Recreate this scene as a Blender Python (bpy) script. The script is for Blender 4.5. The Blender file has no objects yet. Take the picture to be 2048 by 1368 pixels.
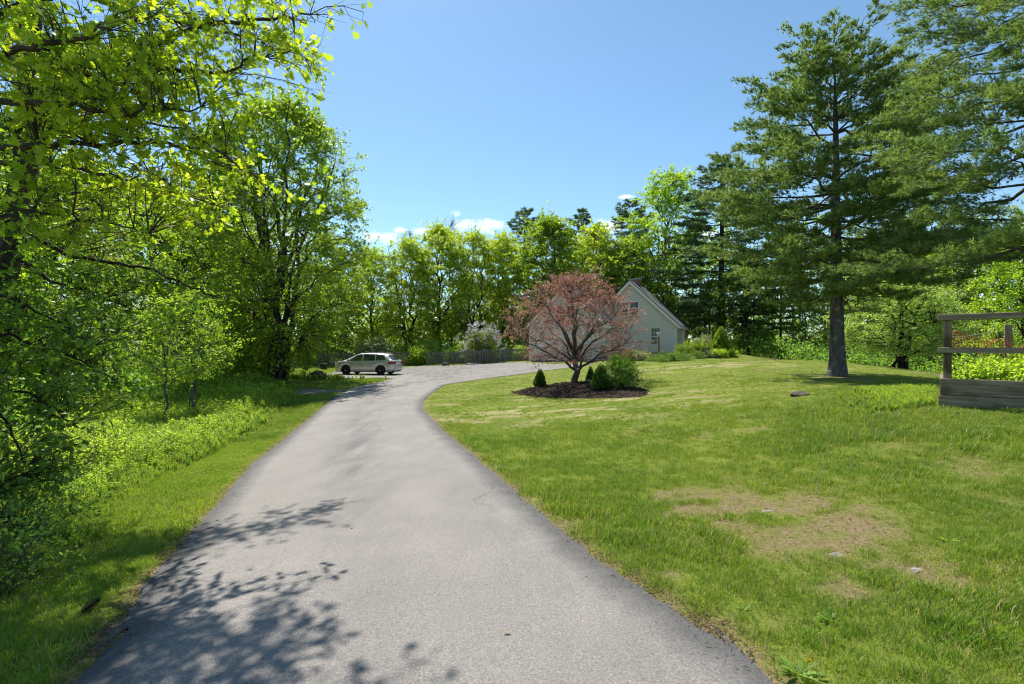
import bpy, bmesh, math, random
import numpy as np
from mathutils import Vector, Matrix
from mathutils.geometry import delaunay_2d_cdt

random.seed(11)
rng = np.random.default_rng(11)
sc = bpy.context.scene
C = sc.collection

# ------------------------------------------------------------------ camera
F, HOR, CAMZ = 1024.0, 690.0, 1.65
cam = bpy.data.cameras.new('camera')
cam.lens, cam.sensor_width = 18.0, 36.0
cam.shift_y = 6.0 / 2048
cam.clip_start, cam.clip_end = 0.05, 3000
camo = bpy.data.objects.new('camera', cam)
C.objects.link(camo)
camo.location = (0, 0, CAMZ)
camo.rotation_euler = (math.radians(90), 0, 0)
sc.camera = camo

# ------------------------------------------------------------------ sun, sky, exposure
SUN = Vector((-0.40, 1.0, 1.66)).normalized()
sl = bpy.data.lights.new('sun', 'SUN')
sl.energy, sl.angle, sl.color = 5.0, math.radians(0.55), (1.0, 0.95, 0.86)
so = bpy.data.objects.new('sun', sl)
C.objects.link(so)
so.location = SUN * 100
so.rotation_euler = (-SUN).to_track_quat('-Z', 'Y').to_euler()

w = bpy.data.worlds.new('World')
sc.world = w
w.use_nodes = True
wt = w.node_tree
wt.nodes.clear()


def wn(t, **kw):
    n = wt.nodes.new(t)
    for k, v in kw.items():
        setattr(n, k, v)
    return n


def wmath(op, a, b=None, c=None, clamp=False):
    n = wn('ShaderNodeMath', operation=op, use_clamp=clamp)
    for i, v in enumerate((a, b, c)):
        if v is None:
            continue
        if isinstance(v, (int, float)):
            n.inputs[i].default_value = v
        else:
            wt.links.new(v, n.inputs[i])
    return n.outputs[0]


sky = wn('ShaderNodeTexSky', sky_type='NISHITA', sun_disc=False)
sky.sun_elevation = math.asin(SUN.z)
sky.sun_rotation = math.atan2(SUN.x, SUN.y)
sky.altitude, sky.air_density, sky.dust_density, sky.ozone_density = 100, 1.0, 0.3, 2.2
tc = wn('ShaderNodeTexCoord')
sep = wn('ShaderNodeSeparateXYZ')
wt.links.new(tc.outputs['Generated'], sep.inputs[0])
az = wmath('ARCTAN2', sep.outputs[0], sep.outputs[1])
el = wmath('ARCSINE', sep.outputs[2])
cmb = wn('ShaderNodeCombineXYZ')
wt.links.new(az, cmb.inputs[0])
wt.links.new(wmath('MULTIPLY', el, 1.7), cmb.inputs[1])
nz = wn('ShaderNodeTexNoise')
nz.inputs['Scale'].default_value, nz.inputs['Detail'].default_value, nz.inputs['Roughness'].default_value = 34, 5, 0.6
wt.links.new(cmb.outputs[0], nz.inputs['Vector'])
nz2 = wn('ShaderNodeTexNoise')
nz2.inputs['Scale'].default_value, nz2.inputs['Detail'].default_value = 5.5, 2
wt.links.new(cmb.outputs[0], nz2.inputs['Vector'])


def cloud_blob(px, py, wx, wy):
    a0, e0 = math.atan((px - 1024) / F), math.atan((HOR - py) / F * math.cos(math.atan((px - 1024) / F)))
    dx = wmath('DIVIDE', wmath('SUBTRACT', az, a0), wx / F)
    dy = wmath('DIVIDE', wmath('SUBTRACT', el, e0), wy / F)
    return wmath('SUBTRACT', 1.0, wmath('ADD', wmath('MULTIPLY', dx, dx), wmath('MULTIPLY', dy, dy)))


cl = None
for b in ((765, 474, 48, 15), (838, 462, 16, 9), (800, 460, 14, 7), (960, 452, 62, 17), (912, 428, 12, 7),
          (1105, 450, 32, 14), (1215, 452, 40, 14), (1252, 394, 22, 5), (890, 470, 60, 12), (1420, 470, 60, 14), (560, 470, 70, 15)):
    v = cloud_blob(*b)
    cl = v if cl is None else wmath('MAXIMUM', cl, v)
# the same low fair-weather cumulus goes on round the horizon outside the frame
band = wmath('SUBTRACT', 1.0, wmath('ABSOLUTE', wmath('DIVIDE', wmath('SUBTRACT', el, 0.19), 0.06)))
outside = wmath('GREATER_THAN', wmath('ABSOLUTE', az), 0.85)
gen = wmath('MULTIPLY', outside, wmath('ADD', band, wmath('MULTIPLY', wmath('SUBTRACT', nz2.outputs[0], 0.62), 9.0)))
cl = wmath('MAXIMUM', cl, wmath('SUBTRACT', gen, 1.2))
cl = wmath('ADD', cl, wmath('MULTIPLY', wmath('SUBTRACT', nz.outputs[0], 0.55), 3.4))
cl = wmath('MULTIPLY', cl, 0.8, clamp=True)
mixc = wn('ShaderNodeMix', data_type='RGBA')
wt.links.new(wmath('MULTIPLY', cl, 0.9), mixc.inputs[0])
SKY_TINT = wn('ShaderNodeMix', data_type='RGBA', blend_type='MULTIPLY')
SKY_TINT.inputs[0].default_value = 1.0
SKY_TINT.inputs[7].default_value = (0.72, 0.86, 0.86, 1)
wt.links.new(sky.outputs[0], SKY_TINT.inputs[6])
wt.links.new(SKY_TINT.outputs[2], mixc.inputs[6])
mixc.inputs[7].default_value = (7.2, 7.4, 7.8, 1)
bg = wn('ShaderNodeBackground')
bg.inputs[1].default_value = 0.12
wt.links.new(mixc.outputs[2], bg.inputs[0])
wo = wn('ShaderNodeOutputWorld')
wt.links.new(bg.outputs[0], wo.inputs[0])

sc.view_settings.view_transform = 'Standard'
sc.view_settings.look = 'None'
sc.view_settings.gamma = 1
sc.view_settings.use_curve_mapping = False
sc.view_settings.exposure = 0.72
sc.cycles.max_bounces = 10
sc.cycles.diffuse_bounces = 7
sc.cycles.transmission_bounces = 4
sc.cycles.transparent_max_bounces = 6
sc.cycles.use_denoising = True
sc.cycles.pixel_filter_type = 'BLACKMAN_HARRIS'
sc.cycles.filter_width = 1.1


# ------------------------------------------------------------------ helpers
def at(px, py, d):
    return np.array([(px - 1024) / F * d, d, CAMZ - (py - HOR) / F * d])


def new_mat(name):
    m = bpy.data.materials.new(name)
    m.use_nodes = True
    nt = m.node_tree
    nt.nodes.clear()
    return m, nt


class NT:
    """small node-tree helper"""
    def __init__(s, name):
        s.m, s.t = new_mat(name)

    def n(s, t, ins=None, **kw):
        nd = s.t.nodes.new(t)
        for k, v in kw.items():
            setattr(nd, k, v)
        for k, v in (ins or {}).items():
            s.set(nd.inputs[k], v)
        return nd

    def set(s, sock, v):
        if isinstance(v, bpy.types.NodeSocket):
            s.t.links.new(v, sock)
        elif isinstance(v, (tuple, list)) and len(v) == 3 and sock.type == 'RGBA':
            sock.default_value = (*v, 1)
        else:
            sock.default_value = v

    def noise(s, scale, detail=3, rough=0.55, vec=None, out=0):
        nd = s.n('ShaderNodeTexNoise', {'Scale': scale, 'Detail': detail, 'Roughness': rough})
        if vec is not None:
            s.t.links.new(vec, nd.inputs['Vector'])
        return nd.outputs[out]

    def pos(s):
        return s.n('ShaderNodeNewGeometry').outputs['Position']

    def obj(s):
        return s.n('ShaderNodeTexCoord').outputs['Object']

    def mapv(s, vec, scale):
        nd = s.n('ShaderNodeMapping', {'Scale': scale})
        s.t.links.new(vec, nd.inputs['Vector'])
        return nd.outputs[0]

    def ramp(s, fac, stops):
        nd = s.n('ShaderNodeValToRGB')
        cr = nd.color_ramp
        while len(cr.elements) < len(stops):
            cr.elements.new(0.5)
        for e, (p, c) in zip(cr.elements, stops):
            e.position = p
            e.color = (*c, 1) if len(c) == 3 else c
        s.t.links.new(fac, nd.inputs[0])
        return nd.outputs[0]

    def mix(s, fac, a, b, blend='MIX'):
        nd = s.n('ShaderNodeMix', data_type='RGBA', blend_type=blend)
        s.set(nd.inputs[0], fac)
        s.set(nd.inputs[6], a)
        s.set(nd.inputs[7], b)
        return nd.outputs[2]

    def math(s, op, a, b=0.0, clamp=False):
        nd = s.n('ShaderNodeMath', operation=op, use_clamp=clamp)
        s.set(nd.inputs[0], a)
        s.set(nd.inputs[1], b)
        return nd.outputs[0]

    def attr(s, name):
        return s.n('ShaderNodeAttribute', attribute_name=name).outputs['Fac']

    def bump(s, h, strength=0.3, dist=0.02):
        return s.n('ShaderNodeBump', {'Height': h, 'Strength': strength, 'Distance': dist}).outputs[0]

    def pbr(s, col, rough=0.7, normal=None, metal=0.0, spec=0.5, **extra):
        nd = s.n('ShaderNodeBsdfPrincipled', {'Base Color': col, 'Roughness': rough, 'Metallic': metal, 'Specular IOR Level': spec})
        for k, v in extra.items():
            s.set(nd.inputs[k.replace('_', ' ')], v)
        if normal is not None:
            s.t.links.new(normal, nd.inputs['Normal'])
        return nd.outputs[0]

    def out(s, sh):
        o = s.n('ShaderNodeOutputMaterial')
        s.t.links.new(sh, o.inputs[0])
        return s.m


M = {}


def leaf_mat(name, c0, c1, c2, trans=0.45, rough=0.45, tcol=(1.25, 1.15, 0.55), spec=0.35, gain=2.65):
    """leaf: three base colours spread over the leaves by the 'var' attribute, thin enough to let sun through"""
    t = NT(name)
    if gain:                     # a leaf both reflects and transmits: each lobe gets about half of this
        c0, c1, c2 = (tuple(x * gain for x in c) for c in (c0, c1, c2))
    v = t.attr('var')
    col = t.ramp(v, [(0.0, c0), (0.55, c1), (1.0, c2)])
    big = t.noise(0.35, 2, 0.5, t.pos())
    col = t.mix(t.math('MULTIPLY', big, 0.55), col, t.mix(1.0, col, (0.72, 0.86, 0.75), 'MULTIPLY'))
    tc_ = t.mix(1.0, col, tuple(x * (1.25 if gain else 1) for x in tcol), 'MULTIPLY')
    p = t.pbr(col, rough, spec=spec)
    tr = t.n('ShaderNodeBsdfTranslucent', {'Color': tc_}).outputs[0]
    mx = t.n('ShaderNodeMixShader', {'Fac': trans})
    t.t.links.new(p, mx.inputs[1])
    t.t.links.new(tr, mx.inputs[2])
    M[name] = t.out(mx.outputs[0])
    return M[name]


def bark_mat(name, c0, c1, scale=9.0, lichen=None):
    t = NT(name)
    v = t.mapv(t.pos(), (1, 1, 0.22))
    nn = t.noise(scale, 5, 0.65, v)
    col = t.ramp(nn, [(0.3, c0), (0.7, c1)])
    if lichen:
        ln = t.noise(5.0, 4, 0.6, t.pos())
        col = t.mix(t.ramp(ln, [(0.58, (0, 0, 0)), (0.66, (1, 1, 1))]), col, lichen)
    M[name] = t.out(t.pbr(col, 0.9, t.bump(nn, 0.9, 0.05), spec=0.2))


def plain(name, col, rough=0.6, metal=0.0, vary=0.12, scale=8.0, spec=0.5, **extra):
    t = NT(name)
    nn = t.noise(scale, 4, 0.6, t.obj())
    c = t.mix(nn, tuple(x * (1 - vary) for x in col), tuple(min(1, x * (1 + vary)) for x in col))
    M[name] = t.out(t.pbr(c, rough, metal=metal, spec=spec, **extra))


# ---- fast meshes
def fast_mesh(name, V, faces, var=None, mats=(), smooth=False):
    """V (n,3); faces (m,k) index array of one face size"""
    me = bpy.data.meshes.new(name)
    V = np.ascontiguousarray(V, dtype=np.float32)
    faces = np.ascontiguousarray(faces, dtype=np.int32)
    m, k = faces.shape
    me.vertices.add(len(V))
    me.vertices.foreach_set('co', V.ravel())
    me.loops.add(m * k)
    me.loops.foreach_set('vertex_index', faces.ravel())
    me.polygons.add(m)
    me.polygons.foreach_set('loop_start', np.arange(0, m * k, k, dtype=np.int32))
    me.polygons.foreach_set('loop_total', np.full(m, k, dtype=np.int32))
    if smooth:
        me.polygons.foreach_set('use_smooth', np.ones(m, dtype=bool))
    if var is not None:
        a = me.attributes.new('var', 'FLOAT', 'POINT')
        a.data.foreach_set('value', np.ascontiguousarray(var, dtype=np.float32))
    me.update(calc_edges=True)
    for mt in mats:
        me.materials.append(mt)
    return me


LEAF = {
    'diamond': (np.array([(0, 0, 0), (.42, .5, .10), (1, 0, -.05), (.42, -.5, .10)], float),
                np.array([(0, 1, 2), (0, 2, 3)])),
    'ovate': (np.array([(0, 0, 0), (.28, .42, .10), (.68, .36, .06), (1.0, 0, -.12), (.68, -.36, .06), (.28, -.42, .10)], float),
              np.array([(0, 1, 2), (0, 2, 3), (0, 3, 4), (0, 4, 5)])),
    'needle': (np.array([(0, .5, 0), (0, -.5, 0), (1, 0, 0)], float), np.array([(0, 1, 2)])),
    'oak': (np.array([(0, .03, 0), (.16, .10, 0), (.25, .32, .03), (.36, .13, 0), (.52, .50, .04), (.60, .15, 0), (.80, .36, 0), (.82, .12, -.04),
                      (1.0, .0, -.12), (.82, -.12, -.04), (.80, -.36, 0), (.60, -.15, 0), (.52, -.50, .04), (.36, -.13, 0), (.25, -.32, .03), (.16, -.10, 0)], float),
            np.array([list(range(16))])),
}


def unit(a):
    return a / np.maximum(np.linalg.norm(a, axis=-1, keepdims=True), 1e-9)


def leaves(P, D, N, L, W, kind='diamond', var=None):
    """arrays of leaves -> verts, faces, var"""
    T, Fc = LEAF[kind]
    n = len(P)
    D = unit(D)
    S = unit(np.cross(D, N))
    N2 = np.cross(S, D)
    L = np.broadcast_to(L, (n,))[:, None, None]
    W = np.broadcast_to(W, (n,))[:, None, None]
    V = P[:, None, :] + L * T[None, :, 0:1] * D[:, None, :] + W * T[None, :, 1:2] * S[:, None, :] + L * T[None, :, 2:3] * N2[:, None, :]
    k = len(T)
    faces = (Fc[None] + (np.arange(n) * k)[:, None, None]).reshape(-1, Fc.shape[1])
    if var is None:
        var = rng.random(n)
    return V.reshape(-1, 3), faces, np.repeat(var, k)


def cat(parts):
    V, Fs, A, o = [], [], [], 0
    for v, f, a in parts:
        V.append(v)
        Fs.append(f + o)
        A.append(a)
        o += len(v)
    return np.concatenate(V), np.concatenate(Fs), np.concatenate(A)


class Tubes:
    """collects tapered tubes (quads)"""
    def __init__(s):
        s.V, s.F, s.o = [], [], 0

    def add(s, path, rad, n=5):
        path = np.asarray(path, float)
        rad = np.broadcast_to(np.asarray(rad, float), (len(path),))
        T = unit(np.gradient(path, axis=0))
        ref = np.array([0, 0, 1.0]) if abs(T[0, 2]) < 0.8 else np.array([1.0, 0, 0])
        A = unit(np.cross(T, ref))
        B = np.cross(T, A)
        th = np.linspace(0, 2 * np.pi, n, endpoint=False)
        ring = path[:, None, :] + rad[:, None, None] * (np.cos(th)[None, :, None] * A[:, None, :] + np.sin(th)[None, :, None] * B[:, None, :])
        k = len(path)
        i = np.arange(k - 1)[:, None] * n
        j = np.arange(n)[None, :]
        j2 = (j + 1) % n
        f = np.stack([i + j, i + j2, i + n + j2, i + n + j], -1).reshape(-1, 4)
        s.V.append(ring.reshape(-1, 3))
        s.F.append(f + s.o)
        s.o += k * n

    def mesh(s, name, mat):
        return fast_mesh(name, np.concatenate(s.V), np.concatenate(s.F), mats=(mat,), smooth=True)


def bez(p0, p1, p2, n):
    t = np.linspace(0, 1, n)[:, None]
    return (1 - t) ** 2 * p0 + 2 * t * (1 - t) * p1 + t * t * p2


def wiggle(path, amp, r):
    n = len(path)
    d = r.normal(0, amp, (n, 3))
    d[0] = 0
    d[-1] *= 0.3
    return path + d


# ---- scene-graph helpers
def obj(name, me, parent=None, loc=None, rz=None):
    o = bpy.data.objects.new(name, me)
    C.objects.link(o)
    if parent is not None:
        o.parent = parent
    if loc is not None:
        o.location = loc
    if rz is not None:
        o.rotation_euler = (0, 0, rz)
    return o


def tag(o, label=None, cat_=None, group=None, kind=None):
    if label:
        o['label'] = label
    if cat_:
        o['category'] = cat_
    if group:
        o['group'] = group
    if kind:
        o['kind'] = kind
    return o


def thing(name, label, cat_, loc=(0, 0, 0), rz=0.0, group=None):
    o = bpy.data.objects.new(name, None)
    C.objects.link(o)
    o.empty_display_size = 0.2
    o.location = loc
    o.rotation_euler = (0, 0, rz)
    return tag(o, label, cat_, group)


class MB:
    """plain polygon collector for built things"""
    def __init__(s):
        s.v, s.f = [], []

    def poly(s, pts):
        o = len(s.v)
        s.v += [tuple(map(float, p)) for p in pts]
        s.f.append(tuple(range(o, o + len(pts))))
        return s

    def prism(s, pts, vec):
        """closed prism from a planar outline"""
        o, n = len(s.v), len(pts)
        s.v += [tuple(map(float, p)) for p in pts] + [tuple(float(a + b) for a, b in zip(p, vec)) for p in pts]
        s.f.append(tuple(range(o + n - 1, o - 1, -1)))
        s.f.append(tuple(range(o + n, o + 2 * n)))
        for i in range(n):
            j = (i + 1) % n
            s.f.append((o + i, o + j, o + n + j, o + n + i))
        return s

    def box(s, a, b):
        (x0, y0, z0), (x1, y1, z1) = a, b
        return s.prism([(x0, y0, z0), (x1, y0, z0), (x1, y1, z0), (x0, y1, z0)], (0, 0, z1 - z0))

    def grid(s, P, close_u=False):
        """P (a,b,3) lofted grid"""
        P = np.asarray(P)
        a, b = P.shape[:2]
        o = len(s.v)
        s.v += [tuple(map(float, p)) for p in P.reshape(-1, 3)]
        for i in range(a - (0 if close_u else 1)):
            for j in range(b - 1):
                i2 = (i + 1) % a
                s.f.append((o + i * b + j, o + i * b + j + 1, o + i2 * b + j + 1, o + i2 * b + j))
        return s

    def mesh(s, name, mat, smooth=False, bevel=0.0):
        me = bpy.data.meshes.new(name)
        me.from_pydata(s.v, [], s.f)
        bm = bmesh.new()
        bm.from_mesh(me)
        bmesh.ops.recalc_face_normals(bm, faces=bm.faces)
        if bevel:
            bmesh.ops.bevel(bm, geom=[e for e in bm.edges if e.calc_face_angle(0) > 0.6], offset=bevel, segments=1, affect='EDGES')
        bm.to_mesh(me)
        bm.free()
        if smooth:
            for p in me.polygons:
                p.use_smooth = True
        if mat:
            me.materials.append(mat)
        return me

    def obj(s, name, mat, parent=None, loc=None, smooth=False, bevel=0.0):
        return obj(name, s.mesh(name, mat, smooth, bevel), parent, loc)


# ---- value noise for scattering and ground masks
_perm = np.random.default_rng(5).random((256, 256))


def vnoise(x, y, sc_=1.0):
    x, y = np.asarray(x) * sc_ + 100.3, np.asarray(y) * sc_ + 57.7
    xi, yi = np.floor(x).astype(int), np.floor(y).astype(int)
    fx, fy = x - xi, y - yi
    fx, fy = fx * fx * (3 - 2 * fx), fy * fy * (3 - 2 * fy)
    g = lambda a, b: _perm[a % 256, b % 256]
    return (g(xi, yi) * (1 - fx) + g(xi + 1, yi) * fx) * (1 - fy) + (g(xi, yi + 1) * (1 - fx) + g(xi + 1, yi + 1) * fx) * fy


def fbm(x, y, sc_=1.0, o=4):
    s, a, t = 0, 1.0, 0
    for i in range(o):
        s = s + a * vnoise(x, y, sc_ * 2 ** i)
        t += a
        a *= 0.55
    return s / t


def sstep(a, b, x):
    t = np.clip((x - a) / (b - a), 0, 1)
    return t * t * (3 - 2 * t)


# ------------------------------------------------------------------ terrain height
ctrl = [(-0.2, 0, 0), (-.3, 2.5, 0), (-.5, 4, -.02), (-1.1, 7, -.2), (-2.3, 10, -.36), (-3.5, 15, -.40), (-4.3, 19, -.40), (-4.5, 24, -.41),
        (-6, 28, -.41), (-9, 33, -.41), (-7, 37, -.38), (-4, 42, -.2), (0, 43, 0.0), (5, 46, .24), (1, 39, -.05), (3.5, 36, 0.02), (8.2, 46.5, .28),
        (-2.2, 2.5, -.06), (-4, 4, -.25), (-6, 6, -.5), (-5.5, 9, -.55), (-9, 12, -.85), (-7.5, 15, -.65), (-11, 16.3, -.95), (-6.2, 19, -.5),
        (-12, 24, -.6), (-14, 29, -.38), (-10, 28, -.42), (-18, 20, -1.0), (-25, 30, -.8), (-15, 8, -1.1), (-12, 3, -.8), (-17, 40, -.45),
        (-20, 48, -.35), (-8, 47, -.3), (0, 50, 0.05),
        (4, 4, .15), (2, 2.5, .03), (1.6, 4.5, 0.0), (8, 4, .6), (10, 8, .78), (3, 7, .12), (1, 10, -.2), (5, 14, .25), (-1.5, 17, -.35),
        (0, 20, -.25), (0, 26, -.28), (3, 30, -.05), (6, 30, .25), (10, 35, .7), (8, 24, .4), (18, 50, .9), (12, 52, .7),
        (22, 30, -.3), (16, 35, .35), (25, 22, -.9), (18, 14, 0.25), (30, 40, -1.5), (15, 60, 0.3), (27, 60, -.6), (-30, 60, -.6), (0, 80, 0),
        (40, 80, -1.5), (-50, 90, -1), (50, 20, -2.5), (-40, 0, -1.5), (40, -10, -1), (0, -15, .2), (-15, -10, -.5), (12, 0, .7)]
for p in ((1880, 812, 8), (1675, 752, 18), (1480, 709, 40), (1690, 725, 28), (1800, 740, 22), (1880, 766, 16), (1352, 711, 45),
          (1165, 778, 19.5), (1165, 797, 17.5), (1165, 768, 21.3), (1598, 791, 11.5)):
    ctrl.append(tuple(at(*p)))
ctrl = np.array(ctrl)


def _tps(r2):
    return r2 * np.log(r2 + 1e-9)


_n = len(ctrl)
_K = _tps(((ctrl[:, None, :2] - ctrl[None, :, :2]) ** 2).sum(-1)) + np.eye(_n) * 6.0
_Pm = np.c_[np.ones(_n), ctrl[:, :2]]
_A = np.block([[_K, _Pm], [_Pm.T, np.zeros((3, 3))]])
_w = np.linalg.solve(_A, np.r_[ctrl[:, 2], 0, 0, 0])


def gz(x, y):
    x, y = np.broadcast_arrays(np.asarray(x, float), np.asarray(y, float))
    sh = x.shape
    q = np.c_[x.ravel(), y.ravel()]
    out = np.empty(len(q))
    for i in range(0, len(q), 40000):
        b = q[i:i + 40000]
        out[i:i + 40000] = _tps(((b[:, None] - ctrl[None, :, :2]) ** 2).sum(-1)) @ _w[:_n] + _w[_n] + b @ _w[_n + 1:]
    r = np.hypot(q[:, 0], q[:, 1] - 25)
    k = sstep(55, 95, r)
    out = np.clip(out, -3, 2) * (1 - k) - 1.0 * k
    return out.reshape(sh)


_ds = np.concatenate([np.arange(1.2, 20, .03), np.arange(20, 90, .08)])


def hit(px, py):
    """where the line of sight through a photo point meets the ground"""
    x = (px - 1024) / F * _ds
    z = CAMZ - (py - HOR) / F * _ds
    d = z - gz(x, _ds)
    i = int(np.argmax(d < 0)) if (d < 0).any() else len(_ds) - 1
    return np.array([x[i], _ds[i], float(gz(x[i], _ds[i]))])


def project(x, y, z):
    return 1024 + x / np.maximum(y, .1) * F, HOR + (CAMZ - z) / np.maximum(y, .1) * F


def inside(poly, x, y):
    """vectorised point in polygon"""
    x, y = np.asarray(x), np.asarray(y)
    c = np.zeros(x.shape, bool)
    n = len(poly)
    for i in range(n):
        (x0, y0), (x1, y1) = poly[i], poly[i - 1]
        c ^= ((y0 > y) != (y1 > y)) & (x < (x1 - x0) * (y - y0) / (y1 - y0 + 1e-12) + x0)
    return c


def dist_poly(poly, x, y):
    x, y = np.asarray(x, float), np.asarray(y, float)
    d = np.full(x.shape, 1e9)
    n = len(poly)
    for i in range(n):
        a, b = np.array(poly[i]), np.array(poly[(i + 1) % n])
        ab = b - a
        t = np.clip(((x - a[0]) * ab[0] + (y - a[1]) * ab[1]) / (ab @ ab + 1e-12), 0, 1)
        d = np.minimum(d, np.hypot(x - a[0] - t * ab[0], y - a[1] - t * ab[1]))
    return d


def smooth_line(pts, k=6):
    """Catmull-Rom through points"""
    p = np.array(pts, float)
    p = np.vstack([2 * p[0] - p[1], p, 2 * p[-1] - p[-2]])
    out = []
    for i in range(1, len(p) - 2):
        for t in np.linspace(0, 1, k, endpoint=False):
            a, b, c, d = p[i - 1:i + 3]
            out.append(.5 * (2 * b + (c - a) * t + (2 * a - 5 * b + 4 * c - d) * t * t + (3 * b - a - 3 * c + d) * t ** 3))
    out.append(p[-2])
    return np.array(out)

# ------------------------------------------------------------------ ground materials
leaf_mat('leaf_oak', (.062, .098, .010), (.118, .155, .014), (.205, .222, .034), .64, .45, (1.35, 1.32, .4))
leaf_mat('leaf_cherry', (.032, .060, .010), (.055, .090, .014), (.100, .140, .020), .45, .48, (1.25, 1.35, .5))
leaf_mat('leaf_maple', (.060, .090, .010), (.095, .130, .014), (.150, .175, .024), .55, .42, (1.25, 1.3, .45))
leaf_mat('leaf_yellow', (.100, .140, .016), (.148, .185, .022), (.205, .220, .036), .55, .5, (1.3, 1.25, .5))
leaf_mat('leaf_bright', (.080, .128, .012), (.125, .178, .016), (.185, .225, .024), .5, .45, (1.25, 1.25, .45))
leaf_mat('leaf_mid', (.050, .076, .014), (.080, .110, .018), (.125, .148, .030), .52, .45, (1.25, 1.25, .5))
leaf_mat('leaf_apple', (.105, .150, .042), (.150, .195, .058), (.205, .240, .085), .45, .45, (1.2, 1.2, .55))
leaf_mat('leaf_red', (.084, .048, .042), (.130, .080, .070), (.195, .140, .125), .35, .45, (1.3, .82, .65))
leaf_mat('leaf_box', (.028, .068, .010), (.055, .110, .014), (.110, .165, .022), .35, .4, (1.2, 1.3, .5))
leaf_mat('leaf_spruce', (.016, .045, .010), (.030, .075, .013), (.090, .150, .020), .2, .6, (1.2, 1.2, .5))
leaf_mat('leaf_pine', (.050, .078, .028), (.080, .115, .036), (.150, .180, .062), .35, .5, (1.2, 1.2, .6))
leaf_mat('leaf_pine_far', (.034, .058, .028), (.052, .082, .034), (.095, .125, .052), .25, .55, (1.15, 1.15, .7))
leaf_mat('leaf_cone', (.060, .098, .012), (.100, .150, .016), (.170, .215, .026), .3, .6, (1.2, 1.2, .5))
leaf_mat('leaf_juniper', (.040, .080, .016), (.075, .120, .022), (.130, .165, .040), .3, .55, (1.2, 1.2, .5))
leaf_mat('leaf_grey', (.085, .100, .050), (.130, .145, .070), (.190, .190, .100), .4, .55, (1.1, 1.1, .7))
leaf_mat('flower_lilac', (.46, .40, .50), (.58, .52, .62), (.74, .69, .75), .45, .6, (1, 1, 1), gain=0)
leaf_mat('flower_white', (.55, .52, .45), (.70, .68, .60), (.80, .78, .72), .35, .6, (1, 1, 1), gain=0)
leaf_mat('flower_yellow', (.60, .40, .01), (.75, .52, .01), (.80, .60, .02), .3, .5, (1, 1, 1), gain=0)
leaf_mat('weed', (.105, .145, .018), (.150, .195, .026), (.215, .240, .048), .5, .6, (1.2, 1.25, .5))
leaf_mat('weed_dark', (.045, .085, .016), (.075, .125, .022), (.130, .175, .035), .5, .6, (1.2, 1.25, .5))
leaf_mat('dry_leaf', (.130, .085, .042), (.240, .170, .090), (.380, .290, .170), .3, .7, (1.1, 1, .8), gain=0)
bark_mat('bark', (.030, .024, .019), (.110, .092, .074))
bark_mat('bark_grey', (.060, .055, .048), (.190, .178, .158))
bark_mat('bark_pine', (.050, .043, .038), (.165, .148, .135), 7, (.24, .25, .20))
bark_mat('bark_red', (.045, .035, .030), (.150, .122, .104), 11)
bark_mat('bark_dark', (.016, .013, .011), (.050, .042, .035))
bark_mat('twig', (.060, .042, .030), (.150, .115, .085), 14)


def grass_mat(name, cg, cy, ct, straw=0.25):
    t = NT(name)
    p = t.pos()
    n1 = t.noise(0.55, 4, 0.6, p)
    n2 = t.noise(3.2, 3, 0.6, p)
    rnd = t.n('ShaderNodeObjectInfo').outputs['Random']
    col = t.mix(t.ramp(n1, [(.38, (0, 0, 0)), (.62, (1, 1, 1))]), cg, cy)
    col = t.mix(t.math('MULTIPLY', t.ramp(n2, [(.45, (0, 0, 0)), (.75, (1, 1, 1))]), .5), col, ct)
    v = t.attr('var')
    col = t.mix(t.ramp(v, [(.80, (0, 0, 0)), (.86, (1, 1, 1))]), col, (.46, .38, .18)) if straw else col
    col = t.mix(t.math('MULTIPLY', rnd, .45), col, t.mix(1.0, col, (.62, .74, .60), 'MULTIPLY'))
    pp = t.pbr(col, .5, spec=.3)
    tr = t.n('ShaderNodeBsdfTranslucent', {'Color': t.mix(1.0, col, (1.15, 1.2, .5), 'MULTIPLY')}).outputs[0]
    mx = t.n('ShaderNodeMixShader', {'Fac': .42})
    t.t.links.new(pp, mx.inputs[1])
    t.t.links.new(tr, mx.inputs[2])
    M[name] = t.out(mx.outputs[0])


grass_mat('grass', (.225, .365, .026), (.345, .445, .044), (.425, .440, .095))
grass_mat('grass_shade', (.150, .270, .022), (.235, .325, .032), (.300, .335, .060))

t = NT('terrain')
p = t.pos()
n_big, n_mid, n_fine = t.noise(.45, 4, .6, p), t.noise(4.0, 4, .65, p), t.noise(42, 4, .7, p)
streak = t.noise(1.0, 4, .65, t.mapv(p, (.9, 3.2, 1)))
g = t.mix(t.ramp(n_big, [(.36, (0, 0, 0)), (.64, (1, 1, 1))]), (.130, .180, .016), (.205, .235, .030))
g = t.mix(t.math('MULTIPLY', t.ramp(n_mid, [(.4, (0, 0, 0)), (.8, (1, 1, 1))]), .5), g, (.215, .220, .050))
g = t.mix(t.ramp(n_fine, [(.35, (0, 0, 0)), (.7, (1, 1, 1))]), t.mix(1.0, g, (.55, .62, .5), 'MULTIPLY'), g)
soil = t.mix(t.ramp(t.noise(30, 6, .8, p), [(.35, (0, 0, 0)), (.68, (1, 1, 1))]), (.090, .066, .034), (.300, .225, .120))
straw = t.mix(n_fine, (.230, .180, .085), (.430, .360, .210))
litter = t.mix(t.noise(9, 4, .7, p), (.030, .026, .014), (.110, .082, .045))
gravel = t.mix(t.ramp(t.noise(40, 4, .75, p), [(.3, (0, 0, 0)), (.7, (1, 1, 1))]), (.09, .075, .055), (.27, .24, .20))
sfac = t.attr('straw')
col = t.mix(sfac, g, straw)
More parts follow.
